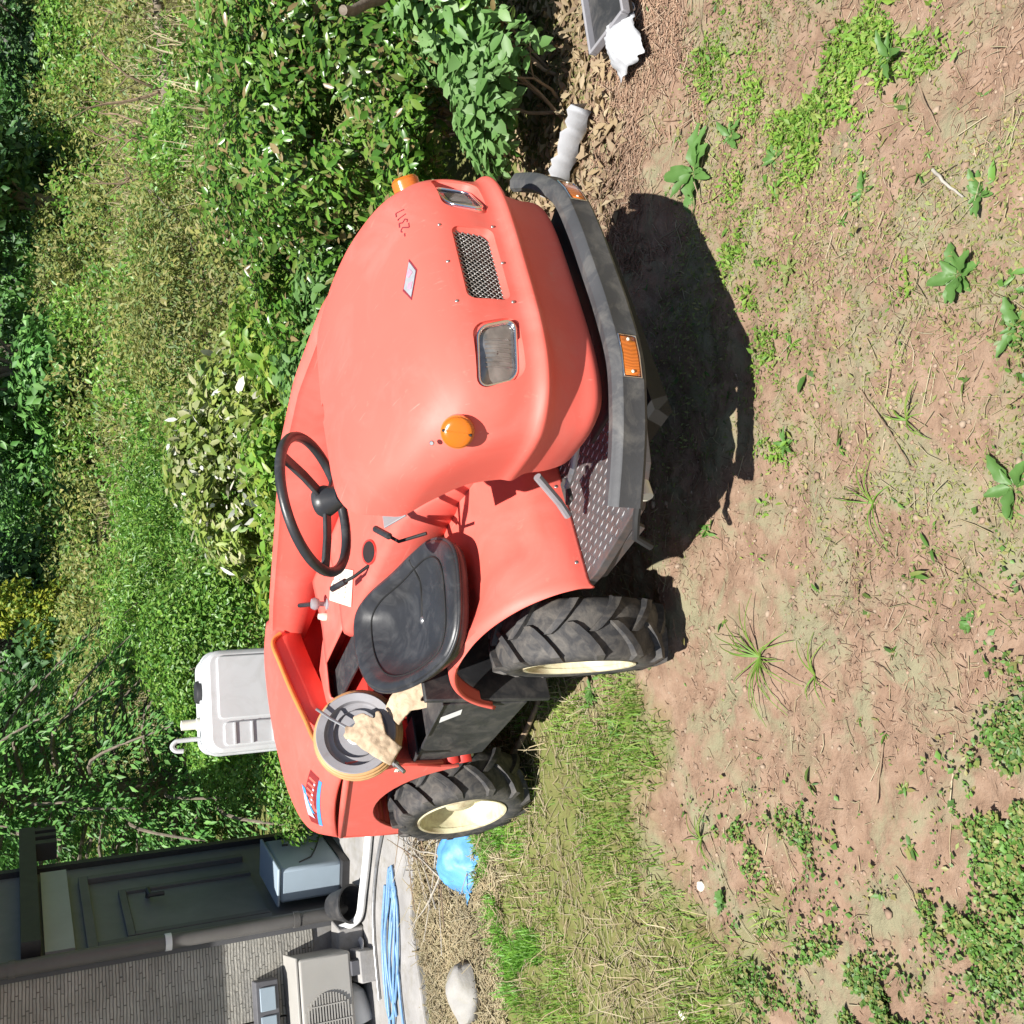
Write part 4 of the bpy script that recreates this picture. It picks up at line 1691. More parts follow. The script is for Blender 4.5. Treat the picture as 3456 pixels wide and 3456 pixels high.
mb.tube([RM @ Vector((0, 0, 0.025)), RM @ Vector((0.06, 0.09, 0.03)), RM @ Vector((0.10, 0.14, 0.05))], 0.005, 8)
mb.build('crank_wire', 'steel', reel)
mb = MB()
for q in range(4):
    R_ = (0.153, 0.160, 0.164, 0.160)[q]
    h_ = -0.004 - q * 0.0165
    mb.tube([RM @ Vector((R_ * math.cos(a), R_ * math.sin(a), h_ + 0.003 * math.sin(a * 3 + q))) for a in np.linspace(0, 2 * math.pi, 41)[:-1]], 0.0085, 8, closed=True)
mb.build('wound_hose', 'hose_tan', reel, smooth=60)
mb = MB()
hp = [RM @ Vector((0.06, 0.135, -0.03)), RM @ Vector((0.0, 0.165, -0.05)), hood_pt(0.36, 0.0) + Vector((0.01, 0, 0.022)), hood_pt(0.5, 0.0) + Vector((0.01, 0, 0.02)), hood_pt(0.66, 0.0) + Vector((0.01, 0, 0.02)), hood_pt(0.80, 0.0) + Vector((0.01, 0, 0.02)), hood_pt(0.86, 0.0) + Vector((0.03, 0, -0.02))]
hq = []
for i in range(len(hp) - 1):
    p0, p1, p2, p3 = hp[max(i - 1, 0)], hp[i], hp[i + 1], hp[min(i + 2, len(hp) - 1)]
    for q in range(6):
        t = q / 6
        hq.append(0.5 * ((2 * p1) + (-p0 + p2) * t + (2 * p0 - 5 * p1 + 4 * p2 - p3) * t * t + (-p0 + 3 * p1 - 3 * p2 + p3) * t ** 3))
mb.tube(hq, 0.0095, 8)
mb.build('spray_hose', 'hose_orange', V, smooth=60)
mb = MB()
e1, e2 = RM @ Vector((-0.10, -0.112, -0.02)), RM @ Vector((-0.135, -0.145, 0.0))
mb.tube([e1, e2], 0.011, 10)
mb.tube([e2, e2 + (e2 - e1) * 0.9], 0.007, 10)
mb.build('hose_nozzle', 'steel', reel)

# small grey panel beside the column
mb = MB()
mb.box((0, 0, 0), (0.07, 0.075, 0.006), Matrix.Translation((0.385, -0.345, 0.905)) @ Matrix.Rotation(rad(35), 4, 'Y'))
mb.build('instrument_plate', 'grey_paint', V, bevel=0.002)

# ------------------------------------------------------------------ gloves left on the machine
def v_world(a, b_, z):
    return V.matrix_basis @ Vector((a, b_, z))


def glove(name, M_, label, seed=1):
    """limp cotton glove: puffed outline of a hand, remeshed and creased"""
    r = random.Random(seed)
    o2 = [(-0.038, -0.115), (0.036, -0.112), (0.038, -0.070), (0.040, -0.045)]
    o2 += [(0.062, -0.018), (0.084, 0.010), (0.088, 0.024), (0.078, 0.030), (0.062, 0.018), (0.044, 0.002)]   # thumb
    for (x, l) in ((0.034, 0.048), (0.0115, 0.066), (-0.0115, 0.070), (-0.034, 0.056)):
        dx = r.uniform(-0.010, 0.010)
        w = 0.0100
        o2 += [(x + w, 0.022), (x + w + dx, 0.022 + l * 0.75), (x + w * 0.5 + dx, 0.022 + l), (x - w * 0.5 + dx, 0.022 + l), (x - w + dx, 0.022 + l * 0.75), (x - w, 0.022)]
    o2 += [(-0.046, -0.01), (-0.043, -0.06)]
    bm = bmesh.new()
    f_ = bm.faces.new([bm.verts.new((x, y, 0)) for x, y in o2])
    bmesh.ops.triangulate(bm, faces=[f_])
    me_ = bpy.data.meshes.new(name)
    bm.to_mesh(me_)
    bm.free()
    me_.materials.append(MATS['glove_cloth'])
    o = bpy.data.objects.new(name, me_)
    link(o, None, label, 'glove')
    md_ = o.modifiers.new('solid', 'SOLIDIFY')
    md_.thickness = 0.015
    md_.offset = 0
    rm = o.modifiers.new('rm', 'REMESH')
    rm.mode = 'VOXEL'
    rm.voxel_size = 0.0032
    sm = o.modifiers.new('sm', 'SMOOTH')
    sm.factor = 0.5
    sm.iterations = 6
    for sc_, st_ in ((0.06, 0.026), (0.028, 0.005)):
        tx = bpy.data.textures.new(name + '_crumple', 'CLOUDS')
        tx.noise_scale = sc_
        dm = o.modifiers.new('crumple', 'DISPLACE')
        dm.texture = tx
        dm.strength = st_
        dm.mid_level = 0.5
        dm.direction = 'Z' if sc_ > 0.03 else 'NORMAL'
    apply_mods(o)
    for v in o.data.vertices:      # drape: cuff and finger ends sag
        v.co.z -= 2.2 * (v.co.y + 0.01) ** 2 + 1.5 * v.co.x ** 2
        v.co = M_ @ v.co
    o.data.polygons.foreach_set('use_smooth', [True] * len(o.data.polygons))
    return o


VM = V.matrix_basis.copy()
glove('work_glove', VM @ frame_from((0.80, -0.25, 0.50), (-0.35, 0.75, 0.55), (-0.630, -0.500, 0.722)) @ Matrix.Scale(0.95, 4),
      'dirty cream cotton work glove lying on the grey hose reel', seed=2)
glove('work_glove', VM @ frame_from((0.6, -0.3, 0.7), (0.5, 0.4, -0.5), (-0.52, -0.400, 0.600)) @ Matrix.Scale(1.0, 4),
      'cream cotton work glove on the black side box behind the seat', seed=5)

# ------------------------------------------------------------------ house corner
HC = Vector((-2.27, 5.62, 0))          # ground point of the corner with the downpipe
WD = Vector((-0.955, -0.297, 0)).normalized()   # along the lit facade, to the left
SD = Vector((0.085, 0.996, 0)).normalized()     # along the shaded side wall, going away
FN = Vector((WD.y, -WD.x, 0))
if FN.y > 0:
    FN = -FN
SN_ = Vector((SD.y, -SD.x, 0))
house = empty('house', HC, 0, label='grey house corner with stone-pattern siding and dark downpipe', cat='house')


def hpart(name, mb_, mat, parent=None, **k):
    return mb_.build(name, mat, parent or house, **k)


def wall_frame(o, along, normal):
    """local x along the wall, local y up, local z outwards, relative to the house corner"""
    m_ = Matrix((along, Vector((0, 0, 1)), normal)).transposed().to_4x4()
    m_.translation = o
    return m_


FM = wall_frame(Vector((0, 0, 0)), -WD, FN)     # x negative goes left along the facade
SM_ = wall_frame(Vector((0, 0, 0)), SD, SN_)


def wbox(mb_, x0, x1, y0, y1, z0, z1, M_):
    return mb_.box(((x0 + x1) / 2, (y0 + y1) / 2, (z0 + z1) / 2), (x1 - x0, y1 - y0, z1 - z0), M_)


# facade: boards laid in widths with open vertical joints
BW = 0.455
for k in range(9):
    mb = MB()
    wbox(mb, -(k + 1) * BW + 0.004, -k * BW - 0.004, 0.25, 3.0, -0.05, 0.0, Matrix())
    o = mb.build('siding_board', 'siding', house, bevel=0.003, smooth=0)
    o.matrix_local = FM
mb = MB()
wbox(mb, -4.1, -0.004, -0.1, 3.0, -0.10, -0.051, FM)
hpart('wall', mb, 'house_dark', smooth=0)
mb = MB()
wbox(mb, -4.1, 0.0, -0.1, 0.25, -0.051, -0.012, FM)
hpart('plinth', mb, 'concrete', smooth=0)
mb = MB()
wbox(mb, -3.2, -0.62, 0.285, 0.335, 0.001, 0.022, FM)
hpart('base_flashing', mb, 'house_panel', smooth=0)
# downpipe at the corner
mb = MB()
mb.tube([HC * 0 + FN * 0.055 - WD * 0.02 + Vector((0, 0, z)) for z in (0.05, 1.0, 2.0, 3.0)], 0.038, 16)
dp = hpart('downpipe', mb, 'house_pipe', smooth=60)
for z in (0.35, 1.02, 1.75):
    mb = MB()
    mb.tube([HC * 0 + FN * 0.055 - WD * 0.02 + Vector((0, 0, z + d)) for d in (-0.016, 0.016)], 0.043, 16)
    mb.build('pipe_clip', 'white_paint' if abs(z - 1.02) < 0.1 else 'house_pipe', dp)
mb = MB()
wbox(mb, -0.045, 0.0, 0.02, 3.0, 0.0, 0.022, FM)
hpart('corner_trim', mb, 'house_trim', smooth=0)
# eaves: deep roof edge over the facade
mb = MB()
wbox(mb, -4.1, 0.35, 2.62, 2.80, -0.3, 0.66, FM)
wbox(mb, -4.1, 0.40, 2.50, 2.62, 0.60, 0.66, FM)
hpart('eaves', mb, 'house_trim', smooth=0)
# side wall with framed recesses
SL = 1.15
mb = MB()
wbox(mb, 0.03, SL, -0.1, 3.0, -0.08, 0.0, SM_)
hpart('side_wall', mb, 'door_panel', smooth=0)
mb = MB()
wbox(mb, SL, SL + 0.05, -0.1, 2.05, -0.08, 0.035, SM_)
hpart('end_trim', mb, 'house_dark', smooth=0)
mb = MB()
wbox(mb, 0.05, SL - 0.10, 1.46, 1.60, 0.001, 0.05, SM_)
hpart('upper_panel', mb, 'house_panel', smooth=0)
mb = MB()
wbox(mb, 0.03, SL + 0.45, 1.62, 1.71, 0.001, 0.13, SM_)
hpart('canopy', mb, 'house_dark', smooth=0)
for k, (q, w) in enumerate(((1.30, 0.06), (1.42, 0.05), (1.52, 0.05))):
    mb = MB()
    wbox(mb, q, q + w, 1.50, 1.62, 0.02, 0.13, SM_)
    hpart('canopy_bracket', mb, 'house_dark', smooth=0)
for (x0, x1, y0, y1, t, dpt, mt) in ((0.05, 0.95, 0.45, 1.40, 0.05, 0.035, 'house_trim'), (0.12, 0.70, 0.45, 1.20, 0.04, 0.03, 'house_trim')):
    for (a0, a1, b0, b1, nm) in ((x0, x1, y1 - t, y1, 'door_head'), (x0, x0 + t, y0, y1 - t - 0.001, 'door_jamb'), (x1 - t, x1, y0, y1 - t - 0.001, 'door_jamb')):
        mb = MB()
        wbox(mb, a0, a1, b0, b1, 0.001, dpt, SM_)
        hpart(nm, mb, mt, smooth=0, bevel=0.003)
mb = MB()
wbox(mb, 0.17, 0.66, 0.45, 1.155, 0.001, 0.012, SM_)
dr = hpart('door', mb, 'door_panel', smooth=0)
mb = MB()
mb.tube([SM_ @ Vector((0.58, 1.05, 0.012)), SM_ @ Vector((0.58, 1.05, 0.06)), SM_ @ Vector((0.50, 1.05, 0.06)), SM_ @ Vector((0.50, 0.97, 0.06))], 0.014, 8)
mb.build('door_handle', 'house_dark', dr)

# steel cabinet at the foot of the side wall
cb = empty('utility_cabinet', HC + SD * 0.34 + SN_ * 0.16, math.atan2(SD.y, SD.x),
           label='blue-grey steel cabinet standing in shade at the foot of the house', cat='cabinet')
mb = MB()
mb.box((0, 0, 0.22), (0.44, 0.20, 0.36))
mb.build('body', 'cabinet_blue', cb, bevel=0.02)
mb = MB()
mb.box((0, 0, 0.41), (0.46, 0.22, 0.016))
mb.build('lid', 'cabinet_blue', cb, bevel=0.006)
mb = MB()
mb.box((0, 0, 0.03), (0.52, 0.22, 0.05))
mb.build('base', 'house_dark', cb)
mb = MB()
mb.box((0.10, -0.104, 0.30), (0.008, 0.012, 0.035))
mb.build('handle', 'house_dark', cb)
mb = MB()
mb.tube([(-0.16, -0.103, 0.28), (-0.12, -0.108, 0.20), (0.0, -0.108, 0.14), (0.18, -0.105, 0.07)], 0.004, 6)
mb.build('cable', 'house_dark', cb)

# air-conditioner outdoor unit on the pad in front of the facade
acp = HC + WD * 0.55 + FN * 0.16
ac = empty('outdoor_unit', acp, math.atan2(-WD.y, -WD.x), label='beige air-conditioner outdoor unit against the stone siding', cat='air conditioner')
# local x runs right along the facade, local -y faces the camera
mb = MB()
mb.box((0, 0, 0.27), (0.78, 0.27, 0.28))
mb.build('casing', 'ac_white', ac, bevel=0.015)
mb = MB()
mb.box((0.0, 0.01, 0.418), (0.80, 0.28, 0.014))
mb.build('top_cover', 'ac_white', ac, bevel=0.004)
mb = MB()
mb.lathe([(0.0001, 0), (0.120, 0)], 40, frame_from((0, -1, 0), (0, 0, 1), (0.03, -0.1365, 0.27)))
mb.build('fan_opening', 'ac_dark', ac)
for k in range(17):
    mb = MB()
    z = 0.27 - 0.120 + 0.24 * k / 16
    hw = math.sqrt(max(0.001, 0.13 ** 2 - (z - 0.27) ** 2)) + 0.05
    mb.box((0.03, -0.143, z), (2 * hw, 0.004, 0.007))
    mb.build('guard_slat', 'ac_white', ac)
for k in range(4):
    mb = MB()
    mb.box((0.03 + 0.08 * (k - 1.5), -0.147, 0.27), (0.006, 0.004, 0.235 if k in (1, 2) else 0.17))
    mb.build('guard_rib', 'ac_white', ac)
for q in (-0.30, 0.30):
    mb = MB()
    mb.box((q, 0, 0.115), (0.07, 0.33, 0.04))
    mb.build('foot', 'ac_dark', ac)
    mb = MB()
    mb.box((q, 0, 0.048), (0.16, 0.36, 0.092))
    mb.build('block', 'concrete', ac, bevel=0.006)
rk = empty('wall_box', HC + WD * 0.56 + FN * 0.06, math.atan2(-WD.y, -WD.x), label='dark wall-mounted box with purple-grey slats above the outdoor unit', cat='wall box')
mb = MB()
mb.box((0, 0, 0.54), (0.62, 0.10, 0.12))
mb.build('case', 'ac_dark', rk, bevel=0.006)
for k in range(4):
    mb = MB()
    mb.box((0.22 - k * 0.14, -0.055, 0.54), (0.115, 0.012, 0.08))
    mb.build('slat', 'cabinet_blue', rk, bevel=0.003)

# concrete pad along the house
mb = MB()
pad = [(-1.05, 5.35), (-1.45, 4.72), (-1.68, 4.66), (-1.98, 4.70), (-2.22, 4.58), (-2.50, 4.46), (-4.6, 3.9), (-5.0, 4.8), (-2.9, 5.55), (-2.0, 6.9), (-1.5, 6.9)]
mb.prism(pad, -0.14, 0.012, 'xy')
mb.build('concrete_pad', 'concrete', None, smooth=0, bevel=0.01, kind='structure')
PZ = 0.013


def smooth_path(pts, k=6):
    r = []
    n = len(pts)
    for i in range(n - 1):
        p0, p1, p2, p3 = (Vector(pts[max(i - 1, 0)]), Vector(pts[i]), Vector(pts[i + 1]), Vector(pts[min(i + 2, n - 1)]))
        for q in range(k):
            t = q / k
            r.append(0.5 * ((2 * p1) + (-p0 + p2) * t + (2 * p0 - 5 * p1 + 4 * p2 - p3) * t * t + (-p0 + 3 * p1 - 3 * p2 + p3) * t ** 3))
    r.append(Vector(pts[-1]))
    return r


# blue hose laid in long loops on the pad
hp = []
for k in range(4):
    w = 0.034 * k
    jx = (0.0, 0.09, -0.07, 0.05)[k]
    w += (0.0, 0.02, -0.015, 0.03)[k]
    hp += [(-1.92 + jx, 5.03 - w, PZ + 0.010), (-2.2, 5.07 - w * 1.1, PZ + 0.012 + 0.004 * k), (-2.50 + jx, 5.02 - w, PZ + 0.010), (-2.56 + jx, 4.93 - w * 0.5, PZ + 0.010),
           (-2.3, 4.83 + w * 0.6, PZ + 0.016 + 0.004 * k), (-1.97 - jx, 4.85 + w * 0.5, PZ + 0.010), (-1.88 + jx, 4.93, PZ + 0.012)]
hp += [(-2.4, 4.80, PZ + 0.012), (-2.75, 4.62, PZ + 0.012), (-3.2, 4.4, PZ + 0.012)]
mb = MB()
mb.tube(smooth_path(hp, 5), 0.0075, 7)
mb.build('blue_hose', 'blue_hose', None, smooth=60, label='pale blue garden hose laid in long loops on the concrete', cat='hose')
mb = MB()
mb.tube(smooth_path([(-1.50, 5.20, PZ + 0.03), (-1.78, 5.26, PZ + 0.028), (-2.05, 5.34, PZ + 0.03), (-2.22, 5.40, PZ + 0.04), (-2.30, 5.50, PZ + 0.12)], 8), 0.022, 10)
mb.build('drain_pipe', 'white_paint', None, smooth=60, label='white plastic drain pipe curving along the edge of the concrete', cat='pipe')
mb = MB()
mb.tube(smooth_path([(-1.62, 5.05, PZ + 0.012), (-1.9, 5.18, PZ + 0.012), (-2.2, 5.22, PZ + 0.012), (-2.55, 5.12, PZ + 0.012)], 8), 0.008, 8)
mb.build('grey_cable', 'steel', None, smooth=60, label='thin grey cable lying between the white pipe and the blue hose', cat='cable')

# tipped black tub
tb_ = empty('black_tub', HC + Vector((0.10, -0.12, PZ)), rad(20), label='black plastic tub tipped against the foot of the downpipe', cat='tub')
mb = MB()
TM = Matrix.Translation((0, 0, 0.10)) @ Matrix.Rotation(rad(118), 4, 'X')
mb.lathe([(r_ * 0.72, h_ * 0.72) for r_, h_ in [(0.0001, -0.09), (0.095, -0.09), (0.10, -0.08), (0.135, 0.10), (0.145, 0.10), (0.145, 0.112), (0.130, 0.112), (0.095, -0.075), (0.0001, -0.078)]], 28, TM)
mb.build('shell', 'black_plastic', tb_, smooth=40)
# white watering jug and a bowl under the outdoor unit
jg = empty('watering_jug', (-2.66, 5.36, PZ), rad(30), label='white plastic watering jug lying under the outdoor unit', cat='jug')
mb = MB()
JM = Matrix.Translation((0, 0, 0.075)) @ Matrix.Rotation(rad(75), 4, 'Y')
mb.lathe([(0.0001, -0.11), (0.07, -0.11), (0.078, -0.09), (0.078, 0.04), (0.05, 0.09), (0.03, 0.10), (0.03, 0.12), (0.0001, 0.12)], 24, JM)
mb.build('body', 'white_paint', jg, smooth=50)
mb = MB()
mb.tube([JM @ Vector((-0.075, 0, -0.07)), JM @ Vector((-0.13, 0, -0.04)), JM @ Vector((-0.12, 0, 0.04)), JM @ Vector((-0.05, 0, 0.08))], 0.011, 8)
mb.build('handle', 'white_paint', jg, smooth=50)
mb = MB()
mb.tube([JM @ Vector((0.06, 0, -0.06)), JM @ Vector((0.14, 0, 0.02)), JM @ Vector((0.18, 0, 0.10))], [0.02, 0.014, 0.011], 10)
mb.build('spout', 'white_paint', jg, smooth=50)
mb = MB()
mb.lathe([(0.0001, 0.0), (0.055, 0.0), (0.085, 0.045), (0.10, 0.05), (0.10, 0.056), (0.08, 0.053), (0.05, 0.008), (0.0001, 0.008)], 24, Matrix.Translation((-2.44, 5.40, PZ + 0.03)) @ Matrix.Rotation(rad(35), 4, 'Y'))
mb.build('white_bowl', 'white_paint', None, smooth=50, label='white bowl leaning beside the watering jug', cat='bowl')
mb = MB()
mb.box((-2.36, 5.50, PZ + 0.07), (0.17, 0.15, 0.14), None)
mb.build('concrete_block', 'concrete', None, bevel=0.008, label='small grey concrete block between the black tub and the outdoor unit', cat='block')

# kerosene tank with hooked vent pipe beyond the sprayer
tk = empty('kerosene_tank', (-0.93, 5.10, -0.09), rad(14), label='white steel kerosene tank with a hooked vent pipe on top', cat='tank')
TW, TD, TZ0, TZ1 = 0.48, 0.34, 0.42, 1.02
mb = MB()
mb.prism(rrect(0, (TZ0 + TZ1) / 2, TW / 2, (TZ1 - TZ0) / 2, 0.07, 6), -TD / 2, TD / 2, 'xz')
mb.build('shell', 'tank_white', tk, smooth=40, bevel=0.02)
mb = MB()
pts_ = rrect(0, (TZ0 + TZ1) / 2, TW / 2 + 0.004, (TZ1 - TZ0) / 2 + 0.004, 0.072, 6)
mb.tube([(x, -0.03, z) for x, z in pts_], 0.007, 6, closed=True)
mb.build('seam', 'tank_white', tk, smooth=60)
for (x0, x1, z0, z1) in ((-0.21, -0.10, 0.52, 0.95), (-0.085, 0.21, 0.52, 0.97)):
    mb = MB()
    mb.prism(rrect((x0 + x1) / 2, (z0 + z1) / 2, (x1 - x0) / 2, (z1 - z0) / 2, 0.02, 4), -TD / 2 - 0.010, -TD / 2 + 0.01, 'xz')
    mb.build('pressed_panel', 'tank_white', tk, smooth=40, bevel=0.006)
for z in (0.62, 0.72, 0.82, 0.90):
    mb = MB()
    mb.box((-0.155, -TD / 2 - 0.013, z), (0.10, 0.008, 0.008))
    mb.build('rib', 'tank_white', tk)
mb = MB()
mb.tube(smooth_path([(-0.16, 0, 1.01), (-0.16, 0, 1.12), (-0.165, 0, 1.145), (-0.185, 0, 1.16), (-0.205, 0, 1.145), (-0.21, 0, 1.11)], 5), 0.011, 10)
mb.build('vent_pipe', 'tank_white', tk, smooth=60)
mb = MB()
mb.lathe([(0.03, 0), (0.03, 0.03), (0.024, 0.034), (0.024, 0.10), (0.0001, 0.105)], 16, Matrix.Translation((-0.09, 0, 1.015)))
mb.build('fuel_gauge', 'off_white', tk, smooth=40)
mb = MB()
mb.lathe([(0.055, 0), (0.055, 0.02), (0.05, 0.03), (0.0001, 0.033)], 20, Matrix.Translation((0.06, 0, 1.015)))
mb.build('filler_cap', 'house_dark', tk, smooth=40)
for (x, y) in ((-0.2, -0.13), (0.2, -0.13), (-0.2, 0.13), (0.2, 0.13)):
    mb = MB()
    mb.box((x, y, 0.22), (0.035, 0.035, 0.46))
    mb.build('leg', 'tank_white', tk)

# pale stone, blue sheet, twig heap by the grass bank
def rock(name, loc, r, mat, label, cat, seed, sc=(1, 1, 0.6)):
    bm = bmesh.new()
    bmesh.ops.create_icosphere(bm, subdivisions=3, radius=r)
    rr = np.random.RandomState(seed)
    cuts = [(Vector(rr.normal(size=3)).normalized(), rr.uniform(0.62, 0.9) * r) for _ in range(9)]
    for v in bm.verts:
        for n_, d_ in cuts:
            e_ = v.co.dot(n_) - d_
            if e_ > 0:
                v.co -= n_ * e_ * 0.9
        v.co += Vector(rr.normal(size=3)) * r * 0.012
        v.co = Vector((v.co.x * sc[0], v.co.y * sc[1], v.co.z * sc[2]))
    me_ = bpy.data.meshes.new(name)
    bm.to_mesh(me_)
    bm.free()
    me_.materials.append(MATS[mat])
    me_.polygons.foreach_set('use_smooth', [True] * len(me_.polygons))
    me_.set_sharp_from_angle(angle=rad(30))
    o = bpy.data.objects.new(name, me_)
    o.location = loc
    return link(o, None, label, cat)


rock('field_stone', (-2.04, 3.98, 0.03), 0.125, 'stone', 'pale grey rounded field stone on the dry grass bank', 'stone', 3, (1.15, 0.9, 0.62))
for k, (x, y, r_, lb) in enumerate(((-1.06, 2.38, 0.016, 'tiny white pebble where the grass thins to bare earth'), (-1.46, 2.46, 0.014, 'small white pebble in the grass at the edge of the photograph'), )):
    rock('pebble', (x, y, float(ground_z(x, y)) + 0.006), r_, 'off_white', lb, 'pebble', 10 + k)

# crumpled blue plastic sheet behind the rear wheel
rows = []
rr = np.random.RandomState(5)
for i in range(26):
    row = []
    for j in range(26):
        u, w = i / 25 - 0.5, j / 25 - 0.5
        rad_ = math.hypot(u, w) * 2
        x = u * 0.34 * (1 + 0.2 * math.sin(5 * w))
        y = w * 0.27 * (1 + 0.15 * math.cos(4 * u))
        z = 0.10 * max(0, 1 - rad_ ** 2) + 0.05 * (fbm(np.array([u * 5 + 3.0]), np.array([w * 5 + 1.0]), 3, 1.6)[0]) - 0.01
        row.append((x, y, z))
    rows.append(row)
mb = MB()
mb.grid(rows)
o = mb.build('blue_sheet', 'blue_sheet', None, smooth=60, solid=0.002, label='crumpled sky-blue plastic sheet on the grass behind the rear wheel', cat='plastic sheet')
o.location = (-1.50, 4.08, -0.01)
o.rotation_euler = (0, 0, rad(-25))

# white bag with ties and a dark tray at the right edge, white edging strip in the leaves
rows = []
for i in range(22):
    row = []
    for j in range(22):
        u, w = i / 21 - 0.5, j / 21 - 0.5
        z = 0.09 * max(0, 1 - (2 * u) ** 2 * 0.9 - (2 * w) ** 2 * 0.8) + 0.05 * (fbm(np.array([u * 6 + 9.0]), np.array([w * 6 + 4.0]), 3, 1.5)[0] - 0.3)
        row.append((u * 0.20, w * 0.15, z * 0.7))
    rows.append(row)
mb = MB()
mb.grid(rows)
o = mb.build('white_bag', 'white_sheet', None, smooth=60, solid=0.002, label='crumpled white plastic bag at the foot of the glossy shrub', cat='bag')
o.location = (1.53, 2.84, -0.055)
o.rotation_euler = (0, 0, rad(20))
td = empty('seed_tray', (1.72, 2.92, -0.05), rad(15), label='dark plastic tray with white rim lying at the right-hand edge', cat='tray')
mb = MB()
mb.box((0, 0, 0.02), (0.30, 0.20, 0.03))
mb.build('base', 'black_plastic', td, bevel=0.006)
for (x, y, l, w) in ((0, -0.105, 0.32, 0.012), (0, 0.105, 0.32, 0.012), (-0.156, 0, 0.012, 0.198), (0.156, 0, 0.012, 0.198)):
    mb = MB()
    mb.box((x, y, 0.042), (l, w, 0.03))
    mb.build('rim', 'grey_paint', td, bevel=0.003)
mb = MB()
rows = []
for k in range(18):
    t = k / 17
    x, y = 1.42 - 0.26 * t, 3.12 + 0.22 * t
    zz = 0.03 + 0.007 * math.sin(k * 1.3)
    zz -= 0.03
    rows.append([(x + 0.028, y + 0.028, zz - 0.08), (x, y, zz + 0.008 * math.sin(k * 2.7)), (x - 0.022, y - 0.022, zz - 0.07)])
mb.grid(rows)
mb.build('edging_strip', 'white_sheet', None, smooth=50, solid=0.003, label='strip of white sheeting half hidden under the glossy shrub', cat='sheeting')

# ------------------------------------------------------------------ shrubs and trees
GZF = lambda x, y: float(ground_z(np.array([x]), np.array([y]))[0])


def limb(mb_, p0, p1, r0, r1, bend=0.08, seed=0, k=6, n=7):
    r = random.Random(seed)
    p0, p1 = Vector(p0), Vector(p1)
    L_ = (p1 - p0).length
    off = Vector((r.uniform(-1, 1), r.uniform(-1, 1), r.uniform(-0.4, 0.4))) * L_ * bend
    pts, rr_ = [], []
    for i in range(k + 1):
        t = i / k
        pts.append(p0.lerp(p1, t) + off * math.sin(math.pi * t) + Vector((r.uniform(-1, 1), r.uniform(-1, 1), 0)) * L_ * 0.012)
        rr_.append(r0 + (r1 - r0) * t)
    mb_.tube(pts, rr_, n)
    return pts


def shrub(name, base, blobs, n, size, mat, label, cat='shrub', stems=7, stem_mat='bark', aspect=0.45, up=0.35, jit=0.8, shell=0.6, gap=0.25, gapf=3.0,
          droop=0.0, seed=1, stem_r=0.014, group=None, extra=None, fold=0.25, fine=False):
    """a plant of real stems and many separate leaves; blobs are (dx,dy,dz,rx,ry,rz) about its base"""
    rs = np.random.RandomState(seed)
    bx, by = base
    bz = GZF(bx, by)
    root = empty(name, (bx, by, bz), 0, label=label, cat=cat, group=group)
    P, N = crown_points(blobs, n, rs, shell, gap, gapf)
    nn = unit(N * 0.9 + np.array([[0, 0, up]]) + rs.normal(size=P.shape) * jit * 0.6)
    v, f = (fine_leaves if fine else leaves)(P, nn, np.full(len(P), size), aspect, fold, rs, droop)
    stuff('crown', (v, f), mat, parent=root, kind=None)
    if extra:
        for (frac, esz, easp, emat, enm) in extra:
            m_ = int(n * frac)
            P2, N2 = crown_points(blobs, m_, rs, 0.9, 0.0)
            v2, f2 = fine_leaves(P2, unit(N2 + rs.normal(size=P2.shape) * 0.5), np.full(m_, esz), easp, 0.1, rs)
            stuff(enm, (v2, f2), emat, parent=root, kind='stuff')
    mb_ = MB()
    rnd = random.Random(seed)
    for k in range(stems):
        b_ = blobs[k % len(blobs)]
        a = rnd.uniform(0, 6.28)
        p1 = (b_[0] + math.cos(a) * b_[3] * 0.55, b_[1] + math.sin(a) * b_[4] * 0.55, b_[2] + b_[5] * rnd.uniform(0.1, 0.7))
        p0 = (b_[0] * 0.35 + rnd.uniform(-0.04, 0.04), b_[1] * 0.35 + rnd.uniform(-0.04, 0.04), -0.03)
        pts = limb(mb_, p0, p1, stem_r, stem_r * 0.3, 0.12, seed * 31 + k)
        for q in range(2):
            s0 = pts[3 + q]
            e0 = s0 + Vector((rnd.uniform(-1, 1), rnd.uniform(-1, 1), rnd.uniform(0, 1))) * b_[3] * 0.5
            limb(mb_, s0, e0, stem_r * 0.45, stem_r * 0.15, 0.1, seed * 77 + k * 5 + q, 4, 5)
    mb_.build('stems', stem_mat, root, smooth=60, kind='stuff')
    return root


# glossy broad-leaved shrub behind the nose, in three plants
shrub('glossy_shrub', (1.75, 3.95), [(0, 0, 0.45, 0.62, 0.50, 0.50), (-0.35, -0.25, 0.30, 0.45, 0.36, 0.38), (0.35, -0.45, 0.30, 0.50, 0.42, 0.42), (-0.15, 0.35, 0.72, 0.50, 0.45, 0.42), (0.25, 0.1, 0.75, 0.5, 0.45, 0.42)],
      21000, 0.043, 'leaf_camellia', 'large glossy dark green shrub behind the left headlight, nearest the camera', seed=11, fine=True, gap=0.22, stem_r=0.02, aspect=0.42)
shrub('glossy_shrub', (2.70, 4.45), [(0, 0, 0.55, 0.75, 0.65, 0.62), (-0.5, 0.2, 0.75, 0.55, 0.5, 0.50), (0.1, -0.7, 0.4, 0.6, 0.5, 0.48), (0.3, -0.2, 0.9, 0.6, 0.5, 0.4)],
      15000, 0.046, 'leaf_camellia', 'glossy dark green shrub at the right-hand edge of the photograph', seed=12, fine=True, gap=0.22, stem_r=0.022)
